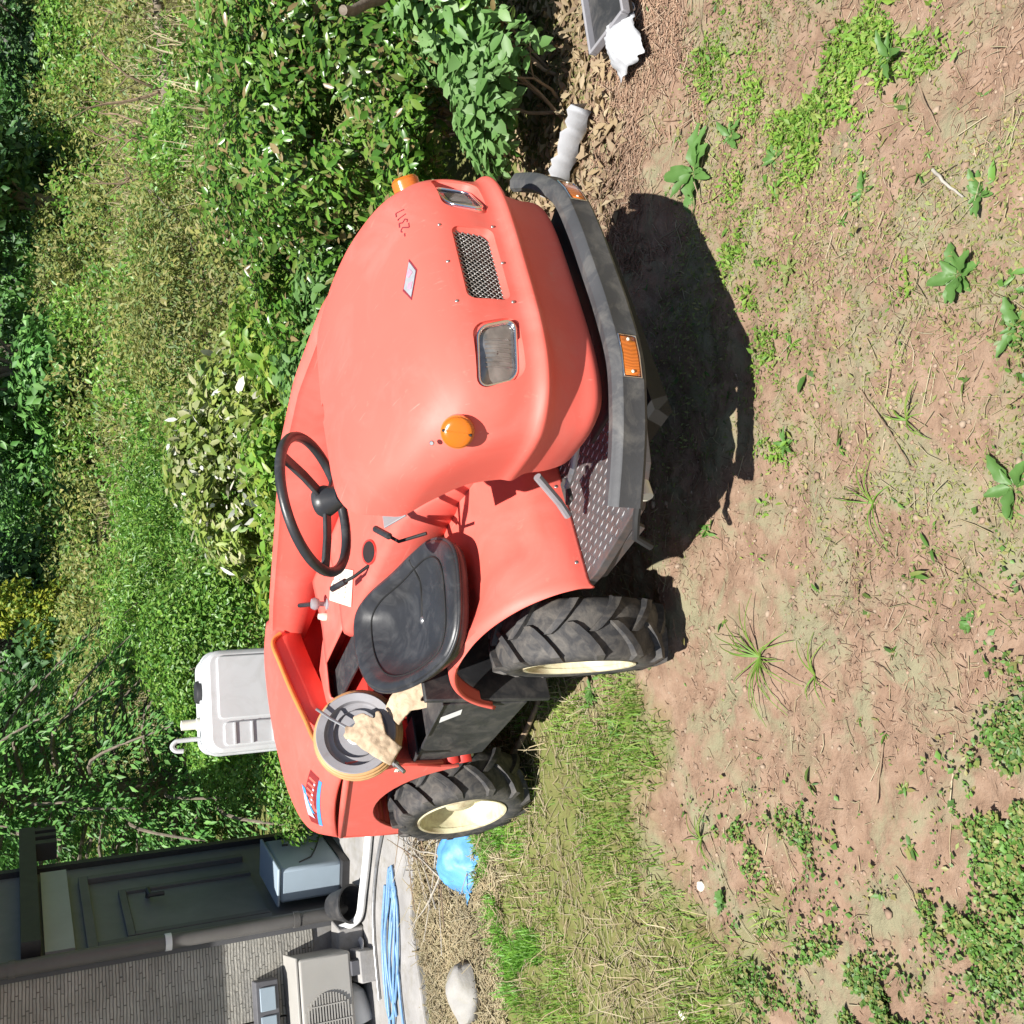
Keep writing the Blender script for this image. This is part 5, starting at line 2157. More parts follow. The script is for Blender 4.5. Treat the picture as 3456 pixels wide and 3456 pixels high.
shrub('glossy_shrub', (1.28, 4.75), [(0, 0, 0.45, 0.48, 0.42, 0.46), (0.35, 0.3, 0.6, 0.5, 0.45, 0.48), (-0.2, 0.2, 0.5, 0.35, 0.35, 0.36)],
      11000, 0.042, 'leaf_camellia', 'smaller glossy green shrub rising just over the curve of the hood', seed=13, fine=True, gap=0.22)
# a bent dark limb through the shrub
mb = MB()
limb(mb, (2.02, 3.42, 0.42), (1.60, 3.18, 0.80), 0.02, 0.016, 0.15, 3, 10, 10)
limb(mb, (2.30, 3.60, 0.0), (2.02, 3.42, 0.42), 0.026, 0.02, 0.12, 4, 10, 10)
mb.build('bare_limb', 'bark', None, smooth=60, label='bare dark branch standing in front of the glossy shrub', cat='branch')
# pale big-leaved herbs in gaps
shrub('broad_leaved_herb', (1.50, 3.38), [(0, 0, 0.22, 0.30, 0.24, 0.24), (0.35, 0.1, 0.35, 0.30, 0.25, 0.28)], 2800, 0.055, 'leaf_broad', 'pale green big-leaved herb low in front of the glossy shrub', 'herb', seed=21, fine=True, aspect=0.55, gap=0.1, stem_r=0.008, up=0.9, stem_mat='twig')
shrub('broad_leaved_herb', (0.98, 4.65), [(0, 0, 0.35, 0.36, 0.30, 0.34), (-0.3, 0.25, 0.4, 0.30, 0.3, 0.32)], 3000, 0.060, 'leaf_broad', 'pale green leafy herb behind the top of the hood', 'herb', seed=22, fine=True, aspect=0.5, gap=0.1, stem_r=0.008, up=0.7, stem_mat='twig')
shrub('broad_leaved_herb', (2.75, 3.55), [(0, 0, 0.5, 0.4, 0.3, 0.35)], 1800, 0.058, 'leaf_broad', 'grey-green big-leaved herb at the right-hand edge', 'herb', seed=23, fine=True, aspect=0.55, gap=0.1, stem_r=0.008, up=0.9, stem_mat='twig')
# bright leafy shrub and variegated shrub in the middle
shrub('bright_shrub', (0.72, 5.35), [(0, 0, 0.35, 0.45, 0.32, 0.38), (-0.40, 0.1, 0.38, 0.40, 0.32, 0.40), (0.3, 0.35, 0.4, 0.4, 0.35, 0.40)], 6000, 0.062, 'leaf_bright', 'bright green leafy shrub behind the middle of the hood', seed=31, fine=True, gap=0.2, aspect=0.42)
shrub('variegated_shrub', (0.30, 6.05), [(0, 0, 0.42, 0.55, 0.35, 0.42), (0.35, 0.2, 0.55, 0.42, 0.35, 0.36), (-0.35, 0.1, 0.5, 0.40, 0.35, 0.40), (0.0, 0.3, 0.75, 0.45, 0.35, 0.30)], 7000, 0.060, 'leaf_variegated',
      'yellowish shrub with pale withered leaves behind the steering wheel', seed=32, fine=True, gap=0.2, aspect=0.5,
      extra=[(0.02, 0.085, 0.35, 'petal_white', 'withered_leaves'), (0.02, 0.03, 0.8, 'petal_white', 'flowers')])
shrub('yellow_leaved_shrub', (-0.02, 5.55), [(0, 0, 0.34, 0.42, 0.30, 0.36), (-0.38, 0.1, 0.32, 0.34, 0.28, 0.34)], 4200, 0.055, 'leaf_bright', 'yellow-green shrub with upright shoots just behind the steering wheel', seed=33, fine=True, gap=0.2, aspect=0.45)
shrub('olive_shrub', (1.35, 6.6), [(0, 0, 0.45, 0.70, 0.5, 0.42), (-0.6, 0.2, 0.45, 0.5, 0.45, 0.40), (0.6, 0.1, 0.5, 0.5, 0.5, 0.42)], 7500, 0.045, 'leaf_olive', 'olive-green shrub between the variegated shrub and the fallen trunk', seed=34, gap=0.25)
# small-leaved hedge by the tank
shrub('box_hedge', (-0.95, 6.55), [(0, 0, 0.50, 0.62, 0.42, 0.56), (-0.5, 0.1, 0.42, 0.50, 0.42, 0.48), (0.45, 0.05, 0.45, 0.52, 0.42, 0.50), (0.1, 0.2, 0.78, 0.5, 0.4, 0.40)], 20000, 0.034, 'leaf_hedge',
      'dense small-leaved green bush behind the white tank', seed=41, gap=0.12, aspect=0.5, shell=0.8, jit=0.9)
shrub('box_hedge', (-0.15, 7.2), [(0, 0, 0.40, 0.60, 0.42, 0.46), (0.5, 0.2, 0.40, 0.50, 0.42, 0.42)], 11000, 0.036, 'leaf_hedge', 'rounded small-leaved bush to the right of the white tank, farther back', seed=42, gap=0.12, aspect=0.5, shell=0.8)
shrub('box_hedge', (-1.62, 6.0), [(0, 0, 0.25, 0.36, 0.30, 0.30), (0.35, -0.1, 0.22, 0.32, 0.28, 0.28)], 5500, 0.032, 'leaf_hedge', 'low small-leaved bush between the house and the white tank', seed=43, gap=0.15, aspect=0.5, shell=0.75)


# drooping conifer left of the hedge
def conifer(name, base, height, nb, spread, label, seed, mat='leaf_conifer', lo=0.1, leaf=0.055, dens=120):
    rs = np.random.RandomState(seed)
    rnd = random.Random(seed)
    root = empty(name, (base[0], base[1], GZF(*base)), 0, label=label, cat='conifer')
    mb_ = MB()
    limb(mb_, (0, 0, -0.05), (0.05, 0.02, height), 0.10, 0.015, 0.01, seed, 12, 10)
    mb_.build('trunk', 'bark', root, smooth=60)
    mb_ = MB()
    P, N, D = [], [], []
    for k in range(nb):
        h_ = lo + (height - lo) * (k + rnd.random()) / nb
        a = k * 2.399 + rnd.uniform(-0.3, 0.3)
        L_ = spread * (1 - 0.75 * h_ / height) * rnd.uniform(0.75, 1.15)
        d = Vector((math.cos(a), math.sin(a), 0))
        p0 = Vector((0, 0, h_))
        p1 = p0 + d * L_ * 0.6 + Vector((0, 0, 0.10 * L_))
        p2 = p0 + d * L_ + Vector((0, 0, -0.22 * L_))
        pts = smooth_path([p0, p1, p2], 5)
        mb_.tube(pts, [0.018 * (1 - i / len(pts)) + 0.004 for i in range(len(pts))], 5)
        m_ = int(dens * L_ / spread * 2) + 20
        t = rs.rand(m_) ** 0.7
        base_pts = np.array([list(pts[min(len(pts) - 1, int(q * (len(pts) - 1)))]) for q in t])
        side = np.array([[-d.y, d.x, 0]])
        off = rs.normal(size=(m_, 1)) * 0.16 * L_ * (1.15 - t[:, None])
        pp_ = base_pts + side * off + np.stack([np.zeros(m_), np.zeros(m_), -np.abs(off[:, 0]) * 0.5 - rs.rand(m_) * 0.09], 1) + rs.normal(size=(m_, 3)) * 0.02
        P.append(pp_)
        N.append(np.tile([[d.x * 0.25, d.y * 0.25, 1.0]], (m_, 1)) + rs.normal(size=(m_, 3)) * 0.35)
        D.append(np.tile([[d.x, d.y, -0.35]], (m_, 1)) + side * off * 6 + rs.normal(size=(m_, 3)) * 0.25)
    P, N, D = map(np.concatenate, (P, N, D))
    v, f = leaves(P, N, np.full(len(P), leaf), 0.34, 0.2, rs, 0.15, D)
    mb_.build('branches', 'bark', root, smooth=60, kind='stuff')
    stuff('crown', (v, f), mat, parent=root, kind=None)


conifer('conifer', (-2.35, 9.2), 4.2, 120, 1.75, 'dark green drooping conifer behind the house corner', 51, dens=190, leaf=0.075)
conifer('conifer', (-4.6, 11.5), 5.5, 90, 2.2, 'dark conifer farther back on the left, above the house', 52, dens=160, leaf=0.10)
shrub('feathery_shrub', (-0.55, 9.6), [(0, 0, 0.6, 0.8, 0.6, 0.6), (0.8, 0.3, 0.55, 0.7, 0.6, 0.55), (-0.6, 0.2, 0.7, 0.6, 0.5, 0.6)], 9000, 0.055, 'leaf_hedge', 'feathery mid green shrub between the golden shrub and the box bushes', seed=53, gap=0.2, aspect=0.3)
shrub('feathery_shrub', (1.6, 9.2), [(0, 0, 0.5, 0.9, 0.6, 0.5), (0.9, 0.3, 0.5, 0.7, 0.6, 0.5)], 8000, 0.055, 'leaf_olive', 'olive feathery shrub behind the variegated shrub', seed=54, gap=0.2, aspect=0.35)

# yellow broom-like shrub at the top
shrub('golden_shrub', (-2.1, 21.0), [(0, 0, 0.9, 0.9, 0.7, 0.8), (0.3, 0, 1.7, 0.6, 0.5, 0.6)], 5000, 0.10, 'leaf_yellow', 'golden yellow shrub high in the background', seed=61, gap=0.25, stem_r=0.02)


# far trees with trunk, limbs and leafy crown
def tree(base, h_, cr, mat, label, seed, n=9000, leaf=0.20, group='trees at the far side of the meadow'):
    rs = np.random.RandomState(seed)
    rnd = random.Random(seed)
    z0 = GZF(*base) if base[1] < 25 else 0.0
    root = empty('broadleaf_tree', (base[0], base[1], z0), 0, label=label, cat='tree', group=group)
    mb_ = MB()
    limb(mb_, (0, 0, -0.1), (rnd.uniform(-.3, .3), 0, h_ * 0.6), 0.05 * cr + 0.05, 0.05, 0.03, seed, 10, 9)
    bl = []
    for k in range(9):
        a = k * 2.4
        q = rnd.uniform(0.2, 0.75) * cr
        z = h_ * rnd.uniform(0.06, 0.8)
        bl.append((math.cos(a) * q, math.sin(a) * q, z, cr * rnd.uniform(0.35, 0.6), cr * rnd.uniform(0.35, 0.6), h_ * rnd.uniform(0.12, 0.22)))
        limb(mb_, (0, 0, h_ * rnd.uniform(0.15, 0.5)), (bl[-1][0], bl[-1][1], z), 0.05, 0.015, 0.1, seed * 9 + k, 5, 6)
    mb_.build('trunk', 'bark', root, smooth=60)
    P, N = crown_points(bl, n, rs, 0.55, 0.3, 1.0)
    v, f = leaves(P, unit(N + rs.normal(size=P.shape) * 0.5 + np.array([[0, 0, 0.3]])), np.full(n, leaf), 0.5, 0.2, rs)
    stuff('crown', (v, f), mat, parent=root, kind=None)


TL = ['dark leafy tree at the top right corner of the meadow', 'dark tree right of the shadowed gap beyond the meadow', 'deep green tree beyond the meadow, behind the fallen trunk',
      'tall dark tree behind the golden shrub', 'shaded tree over the middle of the meadow', 'leafy tree on the left beyond the conifers', 'mid green tree beyond the olive bushes',
      'dark tree far off on the left', 'large dark tree in the far middle', 'dark tree at the far right', 'dark rounded tree in the shadowed gap beyond the meadow', 'low mid green tree left of the shadowed gap', 'green tree between the golden shrub and the conifers']
for k, (x, y, h_, cr, mt) in enumerate(((12.5, 26, 7, 3.6, 'leaf_dark'), (8.2, 27, 7.5, 3.4, 'leaf_dark'), (17, 32, 9, 4.5, 'leaf_dark'), (-2.5, 22, 7, 3.2, 'leaf_dark'), (4.0, 30, 8, 4, 'leaf_dark'),
                                         (-8, 18, 8, 3.6, 'leaf_conifer'), (1.0, 25, 6, 3.0, 'leaf_conifer'), (-14, 26, 10, 5, 'leaf_dark'), (10, 38, 11, 6, 'leaf_dark'), (24, 36, 11, 6, 'leaf_dark'), (6.3, 23.5, 5.5, 2.6, 'leaf_dark'), (2.6, 22.5, 5, 2.4, 'leaf_conifer'), (-5, 23, 7, 3.4, 'leaf_conifer'))):
    tree((x, y), h_, cr, mt, TL[k], 100 + k)
# far wood that reads as one mass
rs = np.random.RandomState(77)
bl = []
for k in range(70):
    x = -60 + 120 * (k + rs.rand()) / 70
    y = 46 + 14 * rs.rand()
    bl.append((x, y, 4 + 3 * rs.rand(), 3.2, 3.2, 4.5))
    bl.append((x + 1, y + 3, 9 + 2 * rs.rand(), 3.0, 3.0, 4.0))
P, N = crown_points(bl, 42000, rs, 0.6, 0.2, 0.5)
stuff('far_wood', leaves(P, unit(N + rs.normal(size=P.shape) * 0.5), np.full(len(P), 0.55), 0.55, 0.2, rs), 'leaf_dark', 'dark wood closing the view far behind the meadow', 'wood')

bl = []
for k in range(60):
    x = -34 + 68 * (k + rs.rand()) / 60
    bl.append((x, 33.5 + 2.5 * rs.rand(), 0.9 + 0.7 * rs.rand(), 1.3, 1.2, 1.3))
P, N = crown_points(bl, 24000, rs, 0.6, 0.1, 0.8)
stuff('hedgerow', leaves(P, unit(N + rs.normal(size=P.shape) * 0.5), np.full(len(P), 0.26), 0.5, 0.2, rs), 'leaf_conifer', 'hedgerow closing the far side of the meadow', 'hedge')
# meadow: tall weeds and bushes reading as one mass
rs = np.random.RandomState(81)
n = 210000
r = rs.rand(n)
yy = 7.4 + 26.0 * r ** 1.35
xx = (rs.rand(n) * 2 - 1) * (yy * 0.62 + 1.0)
hh = np.clip((fbm(xx + 20, yy + 40, 3, 0.85) - 0.36) * 3.4, 0.04, 1) ** 0.7 * (0.45 + 1.1 * np.clip((yy - 8) / 16, 0, 1))
path = np.exp(-((yy - (15.2 + 0.02 * xx)) / 1.0) ** 2) * (xx > 3.5)
hh = hh * (1 - 0.95 * path)
keep = ~((xx < -0.9) & (yy < 9.0)) & (rs.rand(n) > path * 0.85)
xx, yy, hh = xx[keep], yy[keep], hh[keep]
zz = ground_z(xx, yy) * (1 - np.clip((yy - 25) / 60, 0, 1)) + hh * (0.45 + 0.55 * rs.rand(len(xx)) ** 0.6)
P = np.stack([xx, yy, zz], 1)
N = rs.normal(size=P.shape) * 0.6 + np.array([[0, -0.25, 0.8]])
sel = fbm(xx + 5, yy + 9, 3, 0.8) > 0.53
stuff('meadow_weeds', leaves(P[~sel], N[~sel], 0.045 + 0.003 * yy[~sel], 0.42, 0.2, rs), 'leaf_olive', 'olive-green mass of tall weeds covering the meadow', 'weeds')
stuff('meadow_herbs', leaves(P[sel], N[sel], 0.05 + 0.003 * yy[sel], 0.45, 0.2, rs), 'leaf_hedge', 'fresh green clumps of herbs among the olive meadow weeds', 'weeds')
n = 16000
yy = 8.5 + 17 * rs.rand(n) ** 1.2
xx = (rs.rand(n) * 2 - 1) * (yy * 0.6 + 1)
k_ = fbm(xx + 60, yy + 10, 3, 0.35) > 0.55
P = np.stack([xx[k_], yy[k_], ground_z(xx[k_], yy[k_])], 1)
stuff('meadow_grass', blades(P, np.full(len(P), 0.5), np.full(len(P), 0.008), 0.9, rs), 'grass_dry', 'pale dry grass standing in the meadow', 'grass')

# fallen trunk with bare branches
ft = empty('fallen_trunk', (3.9, 12.6, 0), 0, label='grey fallen trunk with bare twigs lying across the meadow', cat='fallen tree')
mb = MB()
limb(mb, (-0.1, 0, 0.02), (4.6, 1.0, 0.38), 0.085, 0.05, 0.035, 9, 16, 12)
mb.build('trunk', 'bark', ft, smooth=60)
mb = MB()
rnd = random.Random(8)
for k in range(26):
    t = rnd.uniform(0.05, 1)
    p0 = Vector((-0.1 + 4.7 * t, 1.0 * t, 0.05 + 0.33 * t))
    p1 = p0 + Vector((rnd.uniform(-0.6, 0.3), rnd.uniform(-0.3, 0.4), rnd.uniform(0.3, 0.95)))
    pts = limb(mb, p0, p1, 0.025, 0.006, 0.12, 200 + k, 6, 5)
    for q in range(4):
        s0 = pts[2 + q]
        limb(mb, s0, s0 + Vector((rnd.uniform(-0.4, 0.3), rnd.uniform(-0.2, 0.2), rnd.uniform(0.05, 0.4))), 0.009, 0.003, 0.1, 300 + k * 4 + q, 4, 4)
mb.build('bare_twigs', 'twig', ft, smooth=60, kind='stuff')

# ------------------------------------------------------------------ ground cover
def sample(n, x0, x1, y0, y1, rs, p=None):
    """points spread with density falling with distance from the camera"""
    u = rs.rand(n)
    y = y0 * (y1 / y0) ** u
    x = x0 + (x1 - x0) * rs.rand(n)
    return x, y


rs = np.random.RandomState(91)
# lawn-like weeds left of the machine
x, y = sample(110000, -4.2, 0.3, 1.9, 6.0, rs)
g = grass_mask(x, y)
d = fbm(x + 11, y + 4, 4, 2.2)
on_pad = in_poly(x, y, [(-1.05, 5.35), (-1.45, 4.72), (-1.98, 4.70), (-2.50, 4.46), (-4.6, 3.9), (-5.0, 4.8), (-2.9, 5.55), (-2.0, 6.9), (-1.5, 6.9)])
bank = (y > 3.75) & (x < -0.9)
k_ = (rs.rand(len(x)) < np.clip(g * 1.6 - 0.25, 0, 1)) & (rs.rand(len(x)) < np.clip((d - 0.40) * 5, 0.06, 1)) & ~on_pad & ~bank
P = np.stack([x[k_], y[k_], ground_z(x[k_], y[k_]) - 0.004], 1)
stuff('lawn_grass', blades(P, 0.022 + 0.035 * d[k_], np.full(len(P), 0.0021), 1.1, rs), 'grass_green', 'short yellowish green grass left of the machine', 'grass')
x, y = sample(2600, -3.6, 0.0, 2.0, 4.4, rs)
k_ = (rs.rand(len(x)) < grass_mask(x, y)) & (fbm(x + 91, y + 17, 3, 3.0) > 0.45)
P = np.stack([x[k_], y[k_], ground_z(x[k_], y[k_])], 1)
stuff('tall_stems', blades(P, np.full(len(P), 0.10), np.full(len(P), 0.0016), 1.2, rs), 'grass_dry', 'taller dry grass stems standing in the lawn', 'grass')
# lush strip
n = 7000
t = rs.rand(n)
cx = -1.28 - 0.5 * t
cy = 3.86 - 0.42 * t
x = cx + rs.normal(size=n) * 0.10
y = cy + rs.normal(size=n) * 0.12
k_ = fbm(x, y, 3, 5) > 0.42
P = np.stack([x[k_], y[k_], ground_z(x[k_], y[k_])], 1)
stuff('lush_grass', blades(P, np.full(len(P), 0.05), np.full(len(P), 0.0022), 1.0, rs), 'grass_lush', 'lush bright green grass strip below the blue sheet', 'grass')
# dry grass bank below the pad
n = 26000
x = -0.95 - 2.6 * rs.rand(n)
y = 3.72 + 1.0 * rs.rand(n) + 0.04 * (x + 1)
k_ = ~in_poly(x, y, [(-1.05, 5.35), (-1.45, 4.70), (-1.98, 4.66), (-2.50, 4.40), (-4.6, 3.9), (-4.6, 5.5), (-1.05, 5.5)])
P = np.stack([x[k_], y[k_], ground_z(x[k_], y[k_])], 1)
P[:, 2] += 0.02 * fbm(x[k_], y[k_], 3, 6)
stuff('dry_grass', flat_straw(P, np.full(len(P), 0.10), np.full(len(P), 0.0018), rs, tilt=0.35), 'grass_dry', 'dry straw-coloured grass bank below the concrete', 'grass')
# dry straw among grass
x, y = sample(20000, -3.2, 0.2, 1.7, 4.3, rs)
d = fbm(x + 31, y + 14, 4, 2.0)
k_ = (grass_mask(x, y) > 0.25) & (rs.rand(len(x)) < np.clip((d - 0.40) * 4, 0.08, 1))
P = np.stack([x[k_], y[k_], ground_z(x[k_], y[k_]) + 0.006], 1)
stuff('straw_litter', flat_straw(P, np.full(len(P), 0.075), np.full(len(P), 0.0014), rs, tilt=0.22), 'grass_dry', 'dry stalks scattered through the short grass', 'straw')
# reddish litter at the foot of the shrubs on the right
n = 15000
x = 0.80 + 1.45 * rs.rand(n)
y = 2.25 + 0.92 * rs.rand(n) - 0.12 * (x - 1.0)
k_ = rs.rand(n) < np.clip((y - 2.62 + 0.12 * (x - 1.0)) * 3.2 + (fbm(x + 2, y + 6, 4, 4.0) - 0.45) * 3.5, 0.03, 1)
x, y = x[k_], y[k_]
n = len(x)
P = np.stack([x, y, ground_z(x, y) + 0.004], 1)
stuff('reddish_litter', flat_straw(P, np.full(n, 0.05), np.full(n, 0.0014), rs, tilt=0.2), 'straw_red', 'reddish brown straw litter at the foot of the shrubs', 'straw')
n = 2600
x = 0.95 + 1.6 * rs.rand(n)
y = 2.95 + 0.9 * rs.rand(n)
P = np.stack([x, y, ground_z(x, y) + 0.02 * rs.rand(n)], 1)
stuff('leaf_litter', leaves(P, rs.normal(size=P.shape) * 0.4 + np.array([[0, 0, 1.0]]), np.full(n, 0.05), 0.4, 0.3, rs), 'leaf_dead', 'dead leaves lying under the glossy shrubs', 'leaf litter')
# fine twiggy litter and clods on the bare soil
x, y = sample(30000, -2.2, 2.2, 1.25, 3.4, rs)
k_ = (grass_mask(x, y) < 0.6) & (rs.rand(len(x)) < np.clip((fbm(x + 13, y + 41, 4, 2.6) - 0.40) * 4.5, 0.06, 1))
P = np.stack([x[k_], y[k_], ground_z(x[k_], y[k_]) + 0.002], 1)
stuff('soil_litter', flat_straw(P, np.full(len(P), 0.022), np.full(len(P), 0.0008), rs, tilt=0.15), 'straw_red', 'fine reddish plant litter strewn over the bare soil', 'litter')
x, y = sample(9000, -2.2, 2.2, 1.25, 3.4, rs)
k_ = (grass_mask(x, y) < 0.6) & (rs.rand(len(x)) < np.clip((fbm(x + 3, y + 8, 3, 2.4) - 0.38) * 5, 0.05, 1))
x, y = x[k_], y[k_]
n = len(x)
sz = 0.0030 * (1 - rs.rand(n)) ** -0.34
sz = np.clip(sz, 0, 0.010)
P = np.stack([x, y, ground_z(x, y) + sz * 0.15], 1)
g_ = (1 + 5 ** 0.5) / 2
ico = unit(np.array([[-1, g_, 0], [1, g_, 0], [-1, -g_, 0], [1, -g_, 0], [0, -1, g_], [0, 1, g_], [0, -1, -g_], [0, 1, -g_], [g_, 0, -1], [g_, 0, 1], [-g_, 0, -1], [-g_, 0, 1]], float))
icf = np.array([[0, 11, 5], [0, 5, 1], [0, 1, 7], [0, 7, 10], [0, 10, 11], [1, 5, 9], [5, 11, 4], [11, 10, 2], [10, 7, 6], [7, 1, 8], [3, 9, 4], [3, 4, 2], [3, 2, 6], [3, 6, 8], [3, 8, 9], [4, 9, 5], [2, 4, 11], [6, 2, 10], [8, 6, 7], [9, 8, 1]])
tv = ico[None] * sz[:, None, None] * (0.65 + 0.6 * rs.rand(n, 12, 1)) * (0.7 + 0.6 * rs.rand(n, 1, 3)) * np.array([[[1, 1, 0.7]]])
v = (P[:, None, :] + tv).reshape(-1, 3)
f = (np.arange(n)[:, None, None] * 12 + icf[None]).reshape(-1, 3)
stuff('soil_crumbs', (v, f), 'clod', 'small crumbs of dry earth on the bare soil', 'soil crumbs')
x, y = sample(3600, -2.2, 2.2, 1.25, 3.3, rs)
k_ = (grass_mask(x, y) < 0.7) & (rs.rand(len(x)) < np.clip((fbm(x + 23, y + 51, 4, 2.2) - 0.40) * 4, 0.08, 1))
P = np.stack([x[k_], y[k_], ground_z(x[k_], y[k_]) + 0.003], 1)
stuff('pale_straw', flat_straw(P, np.full(len(P), 0.055), np.full(len(P), 0.0011), rs, tilt=0.10), 'grass_dry', 'pale bleached stalks lying on the bare soil', 'straw')
# moss and tiny seedlings in patches on the soil
x, y = sample(190000, -2.2, 2.2, 1.25, 3.3, rs)
d = fbm(x + 71, y + 33, 5, 1.9)
k_ = (grass_mask(x, y) < 0.7) & (rs.rand(len(x)) < np.clip((d - 0.51) * 7, 0.02, 0.95))
# densest on the right-hand side of the plot
k_ &= rs.rand(len(x)) < np.clip(0.45 + 0.5 * x, 0.22, 1)
P = np.stack([x[k_], y[k_], ground_z(x[k_], y[k_]) + 0.002], 1)
stuff('soil_moss', leaves(P, rs.normal(size=P.shape) * 0.5 + np.array([[0, 0, 0.8]]), 0.007 + 0.009 * rs.rand(len(P)) ** 2, 0.45, 0.2, rs), 'leaf_moss', 'yellowish mossy seedlings in patches on the bare soil', 'moss')
pts = []
for (cx, cy, rx, n) in ((1.06, 1.78, 0.11, 3000), (0.98, 2.02, 0.10, 2600), (1.16, 2.16, 0.10, 1800), (0.84, 1.92, 0.07, 1200), (1.22, 1.92, 0.09, 1500), (0.90, 2.24, 0.07, 1200), (0.20, 2.06, 0.05, 700), (0.42, 2.10, 0.06, 500), (1.30, 2.45, 0.08, 900), (0.72, 2.28, 0.05, 500), (0.50, 1.58, 0.05, 500), (0.60, 2.16, 0.05, 500), (0.94, 1.58, 0.06, 600), (-0.05, 2.12, 0.05, 300)):
    q = rs.normal(size=(n, 2)) * rx * 0.75
    pts.append(np.stack([cx + q[:, 0], cy + q[:, 1]], 1))
pts = np.concatenate(pts)
pts = pts[fbm(pts[:, 0] + 8, pts[:, 1] + 1, 4, 9) > 0.46]
P = np.stack([pts[:, 0], pts[:, 1], ground_z(pts[:, 0], pts[:, 1]) + 0.012 * rs.rand(len(pts))], 1)
stuff('creeping_weeds', leaves(P, rs.normal(size=P.shape) * 0.5 + np.array([[0, 0, 0.8]]), 0.010 + 0.014 * rs.rand(len(P)) ** 2, 0.42, 0.2, rs), 'grass_green', 'creeping yellow-green weeds in ragged patches on the right', 'weeds')
n = 520
x, y = sample(n, -2.0, 2.2, 1.25, 3.2, rs)
k_ = (grass_mask(x, y) < 0.6) & (rs.rand(n) < np.clip(0.45 + 0.4 * x, 0.25, 1))
x, y = x[k_], y[k_]
PP, DD, SS = [], [], []
for xi, yi in zip(x, y):
    m_ = rs.randint(4, 11)
    sz = 0.010 + 0.026 * rs.rand() ** 2.5
    a = rs.rand(m_) * 6.28
    PP.append(np.tile([[xi, yi, GZF(xi, yi) + 0.003]], (m_, 1)) + rs.normal(size=(m_, 3)) * sz * 0.15)
    DD.append(np.stack([np.cos(a), np.sin(a), 0.25 + 0.6 * rs.rand(m_)], 1))
    SS.append(np.full(m_, sz) * (0.6 + 0.8 * rs.rand(m_)))
PP, DD, SS = map(np.concatenate, (PP, DD, SS))
stuff('scattered_seedlings', fine_leaves(PP, np.tile([[0, 0, 1.0]], (len(PP), 1)) + rs.normal(size=PP.shape) * 0.3, SS, 0.34, 0.3, rs, 0.0, DD, 0.3), 'leaf_clover', 'tiny seedlings dotted over the bare soil', 'seedlings')
# clover mats at the near left
pts = []
for (cx, cy, rx, ry, n) in ((-0.62, 1.37, 0.20, 0.09, 5200), (-0.44, 1.33, 0.10, 0.06, 1500), (-1.10, 1.80, 0.09, 0.17, 3400), (-1.16, 1.66, 0.08, 0.10, 1800), (-0.86, 1.50, 0.04, 0.13, 1300), (-0.92, 1.42, 0.05, 0.06, 700), (-0.90, 2.20, 0.10, 0.14, 900), (-0.80, 1.98, 0.07, 0.10, 500), (0.03, 1.34, 0.10, 0.04, 400), (0.36, 1.33, 0.06, 0.04, 300), (-1.25, 2.10, 0.06, 0.10, 900)):
    q = rs.standard_t(4, size=(n, 2)) * np.array([[rx, ry]]) * 0.55
    pts.append(np.stack([cx + q[:, 0], cy + q[:, 1]], 1))
pts = np.concatenate(pts)
k_ = fbm(pts[:, 0], pts[:, 1], 3, 14) > 0.45
pts = pts[k_]
P = np.stack([pts[:, 0], pts[:, 1], ground_z(pts[:, 0], pts[:, 1]) + 0.003 + 0.028 * rs.rand(len(pts)) * fbm(pts[:, 0] + 4, pts[:, 1] + 2, 2, 9)], 1)
stuff('clover_mat', leaves(P, rs.normal(size=P.shape) * 0.35 + np.array([[0, 0, 1.0]]), 0.008 + 0.010 * rs.rand(len(P)) ** 2, 0.7, 0.2, rs), 'leaf_clover', 'dark green clover growing in mats at the near left', 'clover')


# single weeds one can point at
def weed(name, loc, nleaf, size, asp, label, seed, mat='leaf_weed', rise=0.45, cat='weed', group=None):
    """rosette of curved, ribbed leaves on short stalks"""
    rnd = random.Random(seed)
    x, y = loc
    root = empty(name, (x, y, GZF(x, y)), 0, label=label, cat=cat, group=group)
    for k in range(int(nleaf * 1.5)):
        a = k * 2.399 + rnd.uniform(-0.5, 0.5)
        L_ = size * rnd.uniform(0.45, 1.2)
        W_ = L_ * asp * rnd.uniform(0.6, 1.0)
        el = rnd.uniform(0.25, 0.9) * rise * 2
        d = Vector((math.cos(a), math.sin(a), 0))
        s_ = Vector((-d.y, d.x, 0))
        rows_ = []
        for i in range(9):
            t = i / 8
            p = d * L_ * t * math.cos(el * (1 - t * 0.6)) + Vector((0, 0, L_ * (math.sin(el) * t - 0.55 * t * t * rise)))
            w = W_ * (0.10 + 0.9 * math.sin(math.pi * min(1, t * 0.97) ** 0.8) ** 0.8) * (0.12 if t < 0.15 else 1) * 0.5
            wav = 0.35 * w * math.sin(t * 17 + k * 2.1)
            p = p + s_ * L_ * 0.10 * math.sin(k * 3.7) * t * t
            rows_.append([p - s_ * w + Vector((0, 0, w * 0.35 + wav)), p - s_ * w * 0.5 + Vector((0, 0, w * 0.10)), p + Vector((0, 0, -w * 0.08)), p + s_ * w * 0.5 + Vector((0, 0, w * 0.10)), p + s_ * w + Vector((0, 0, w * 0.35 - wav))])
        mb_ = MB()
        mb_.grid(rows_)
        mb_.build('leaf', mat, root, smooth=70)
    return root


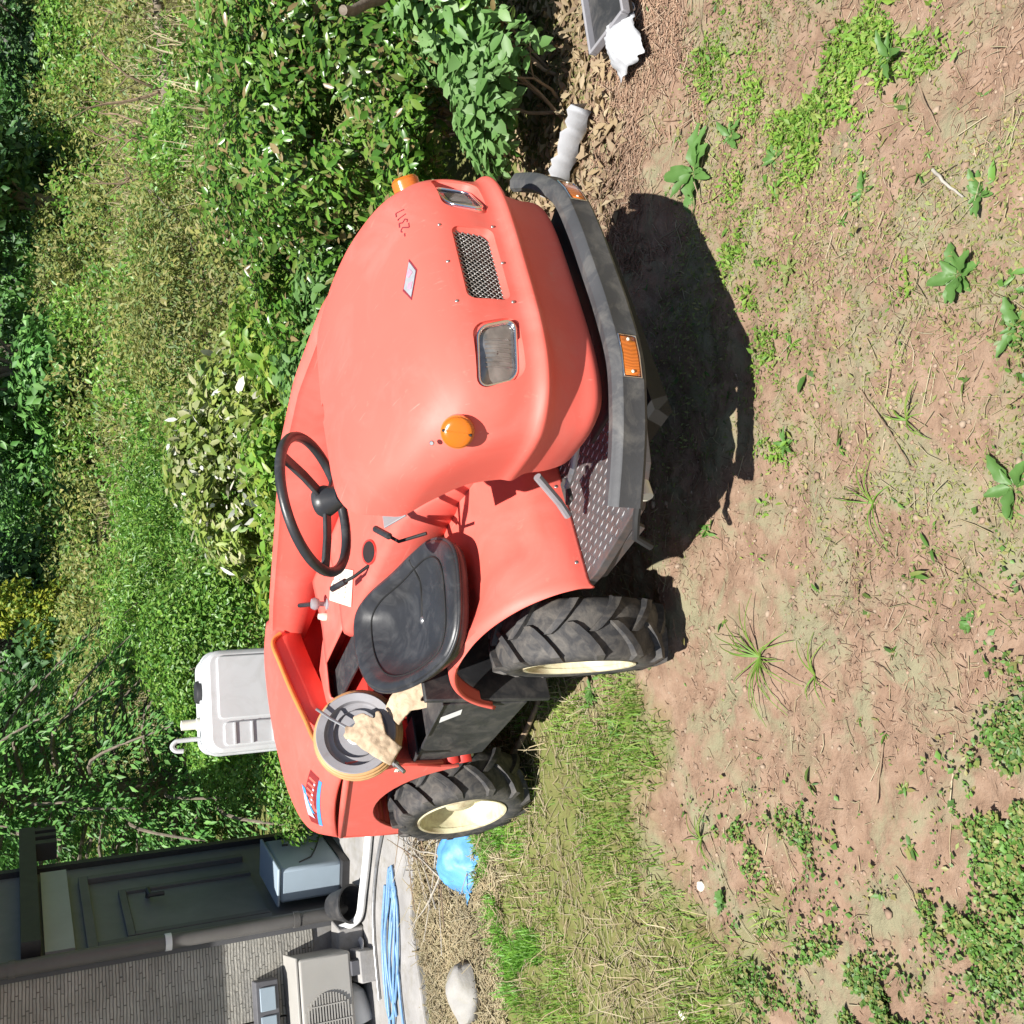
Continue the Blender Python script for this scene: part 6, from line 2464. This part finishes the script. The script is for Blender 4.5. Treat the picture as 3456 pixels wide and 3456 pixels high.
weed('dock_weed', (1.02, 2.52), 8, 0.125, 0.42, 'large bright green dock plant beside the tip of the shadow', 1)
weed('dock_weed', (0.49, 1.50), 9, 0.062, 0.5, 'broad-leaved weed rosette on bare soil at the near right of centre', 2)
weed('dock_weed', (1.02, 1.70), 6, 0.065, 0.36, 'weed with upright shiny leaves on the mossy soil near the right edge', 3, rise=0.7)
weed('dock_weed', (0.05, 1.37), 9, 0.075, 0.42, 'bright green leafy weed cut by the near edge of the photograph', 4)
weed('dock_weed', (0.36, 1.36), 5, 0.06, 0.5, 'small three-leaved weed near the front edge, right of centre', 5)
weed('seedling', (0.93, 2.12), 6, 0.045, 0.35, 'green seedling rosette on moss between dock plant and near edge', 6)
weed('seedling', (0.96, 1.97), 6, 0.04, 0.4, 'yellow-green seedling in the mossy patch right of the shadow', 7, mat='leaf_moss')
weed('seedling', (0.17, 2.03), 7, 0.045, 0.35, 'upright green weed at the front edge of the shadow', 8, rise=0.8)
weed('seedling', (-0.23, 1.47), 5, 0.035, 0.6, 'tiny round-leaved seedling on bare soil near the front', 9)
weed('seedling', (-0.44, 2.62), 5, 0.05, 0.6, 'pale round-leaved seedling beside the front tyre', 10)
weed('seedling', (-0.60, 2.98), 12, 0.05, 0.4, 'bright green weed clump beside the front wheel on the grass', 11, mat='leaf_weed')
weed('seedling', (-0.70, 2.86), 12, 0.045, 0.45, 'bright green leafy weed left of the front wheel rim', 12, mat='leaf_weed')
weed('seedling', (-1.08, 2.28), 4, 0.05, 0.7, 'heart-leaved seedling standing on earth by the grass edge', 13)
weed('seedling', (0.74, 1.78), 5, 0.05, 0.4, 'small twin-leaved weed on soil between the dry stick and the shadow', 14)
weed('seedling', (1.06, 2.33), 7, 0.05, 0.45, 'low green rosette just nearer than the dock plant', 15)
weed('seedling', (0.62, 2.04), 6, 0.045, 0.4, 'little yellowish rosette in front of the bumper shadow', 16, mat='leaf_moss')
weed('seedling', (0.64, 1.44), 6, 0.045, 0.5, 'small green rosette by the broad-leaved weed near the front', 17)


def tuft(loc, n, size, label, seed):
    """wiry grass tuft with long arching runners"""
    rnd = random.Random(seed)
    x, y = loc
    root = empty('wiry_tuft', (x, y, GZF(x, y)), 0, label=label, cat='grass tuft')
    for k in range(n):
        a = rnd.uniform(0, 6.28)
        L_ = size * rnd.uniform(0.4, 1.1)
        d = Vector((math.cos(a), math.sin(a), 0))
        c_ = Vector((-d.y, d.x, 0)) * rnd.uniform(-0.25, 0.25) * L_
        pts = [Vector((0, 0, 0.0)), d * L_ * 0.35 + Vector((0, 0, 0.22 * L_)), d * L_ * 0.7 + c_ * 0.5 + Vector((0, 0, 0.20 * L_)), d * L_ + c_ + Vector((0, 0, 0.05 * L_))]
        mb_ = MB()
        sp_ = smooth_path(pts, 4)
        mb_.tube(sp_, [0.0022 * (1 - 0.75 * i / len(sp_)) for i in range(len(sp_))], 5)
        mb_.build('blade', 'grass_green', root, smooth=60)


tuft((-0.38, 2.13), 26, 0.17, 'wiry grass tuft with long runners on the bare soil below the front wheel', 1)
tuft((-0.40, 1.93), 8, 0.10, 'sparse wiry tuft just nearer than the big grass tuft', 2)
tuft((0.02, 1.74), 8, 0.11, 'thin grass tuft on the bare soil in front of the shadow', 3)
tuft((0.20, 1.63), 10, 0.09, 'grass tuft with flattened blades left of the broad-leaved weed', 4)
tuft((-0.93, 2.38), 12, 0.09, 'dark wiry tuft at the edge of the short grass', 5)
tuft((0.42, 2.02), 9, 0.06, 'short dark tuft at the tip of the bumper shadow', 6)
tuft((-0.75, 2.62), 10, 0.10, 'small grass tuft on the brown edge of the lawn', 7)


def stick(p0, p1, r, mat, label, seed, bend=0.06):
    mb_ = MB()
    a = (p0[0], p0[1], GZF(*p0) + r + 0.004)
    b_ = (p1[0], p1[1], GZF(*p1) + r + 0.004)
    limb(mb_, a, b_, r, r * 0.6, bend, seed, 8, 7)
    mb_.build('stick', mat, None, smooth=60, label=label, cat='stick')


stick((0.72, 1.55), (0.64, 1.47), 0.004, 'twig_grey', 'short pale bleached stick on mossy soil', 1, 0.02)
stick((-0.45, 1.95), (-0.31, 1.72), 0.003, 'twig', 'curved brown twig on bare soil nearer than the grass tuft', 2)
stick((-0.66, 1.72), (-0.52, 1.70), 0.003, 'twig', 'straight tan stalk on the bare soil near the clover', 3, 0.03)
stick((0.28, 1.76), (0.10, 1.62), 0.003, 'twig', 'thin twig lying left of the near grass tuft', 4)
stick((0.78, 1.98), (0.60, 1.84), 0.003, 'twig', 'brown twig beside the small twin-leaved weed', 5)
stick((0.95, 1.62), (0.80, 1.54), 0.003, 'twig', 'dark twig under the shiny-leaved weed', 6, 0.12)
stick((-1.00, 3.62), (-0.62, 3.28), 0.014, 'twig', 'thick brown stick on the grass between the two wheels', 7, 0.05)

# heap of cut twigs by the pad
hp_ = empty('twig_heap', (-1.50, 4.55, GZF(-1.5, 4.55)), 0, label='heap of cut grey twigs at the edge of the concrete', cat='twig heap')
rnd = random.Random(12)
mb1, mb2 = MB(), MB()
for k in range(46):
    c_ = Vector((rnd.gauss(0, 0.16), rnd.gauss(0, 0.14), rnd.uniform(0.01, 0.10)))
    a = rnd.uniform(0, 3.14)
    L_ = rnd.uniform(0.15, 0.42)
    d = Vector((math.cos(a), math.sin(a), rnd.uniform(-0.18, 0.18))) * L_
    limb(mb1 if k % 2 else mb2, c_ - d, c_ + d, rnd.uniform(0.002, 0.006), 0.0015, 0.06, 500 + k, 6, 5)
mb1.build('grey_twigs', 'twig_grey', hp_, smooth=60, kind='stuff')
mb2.build('brown_twigs', 'twig', hp_, smooth=60, kind='stuff')
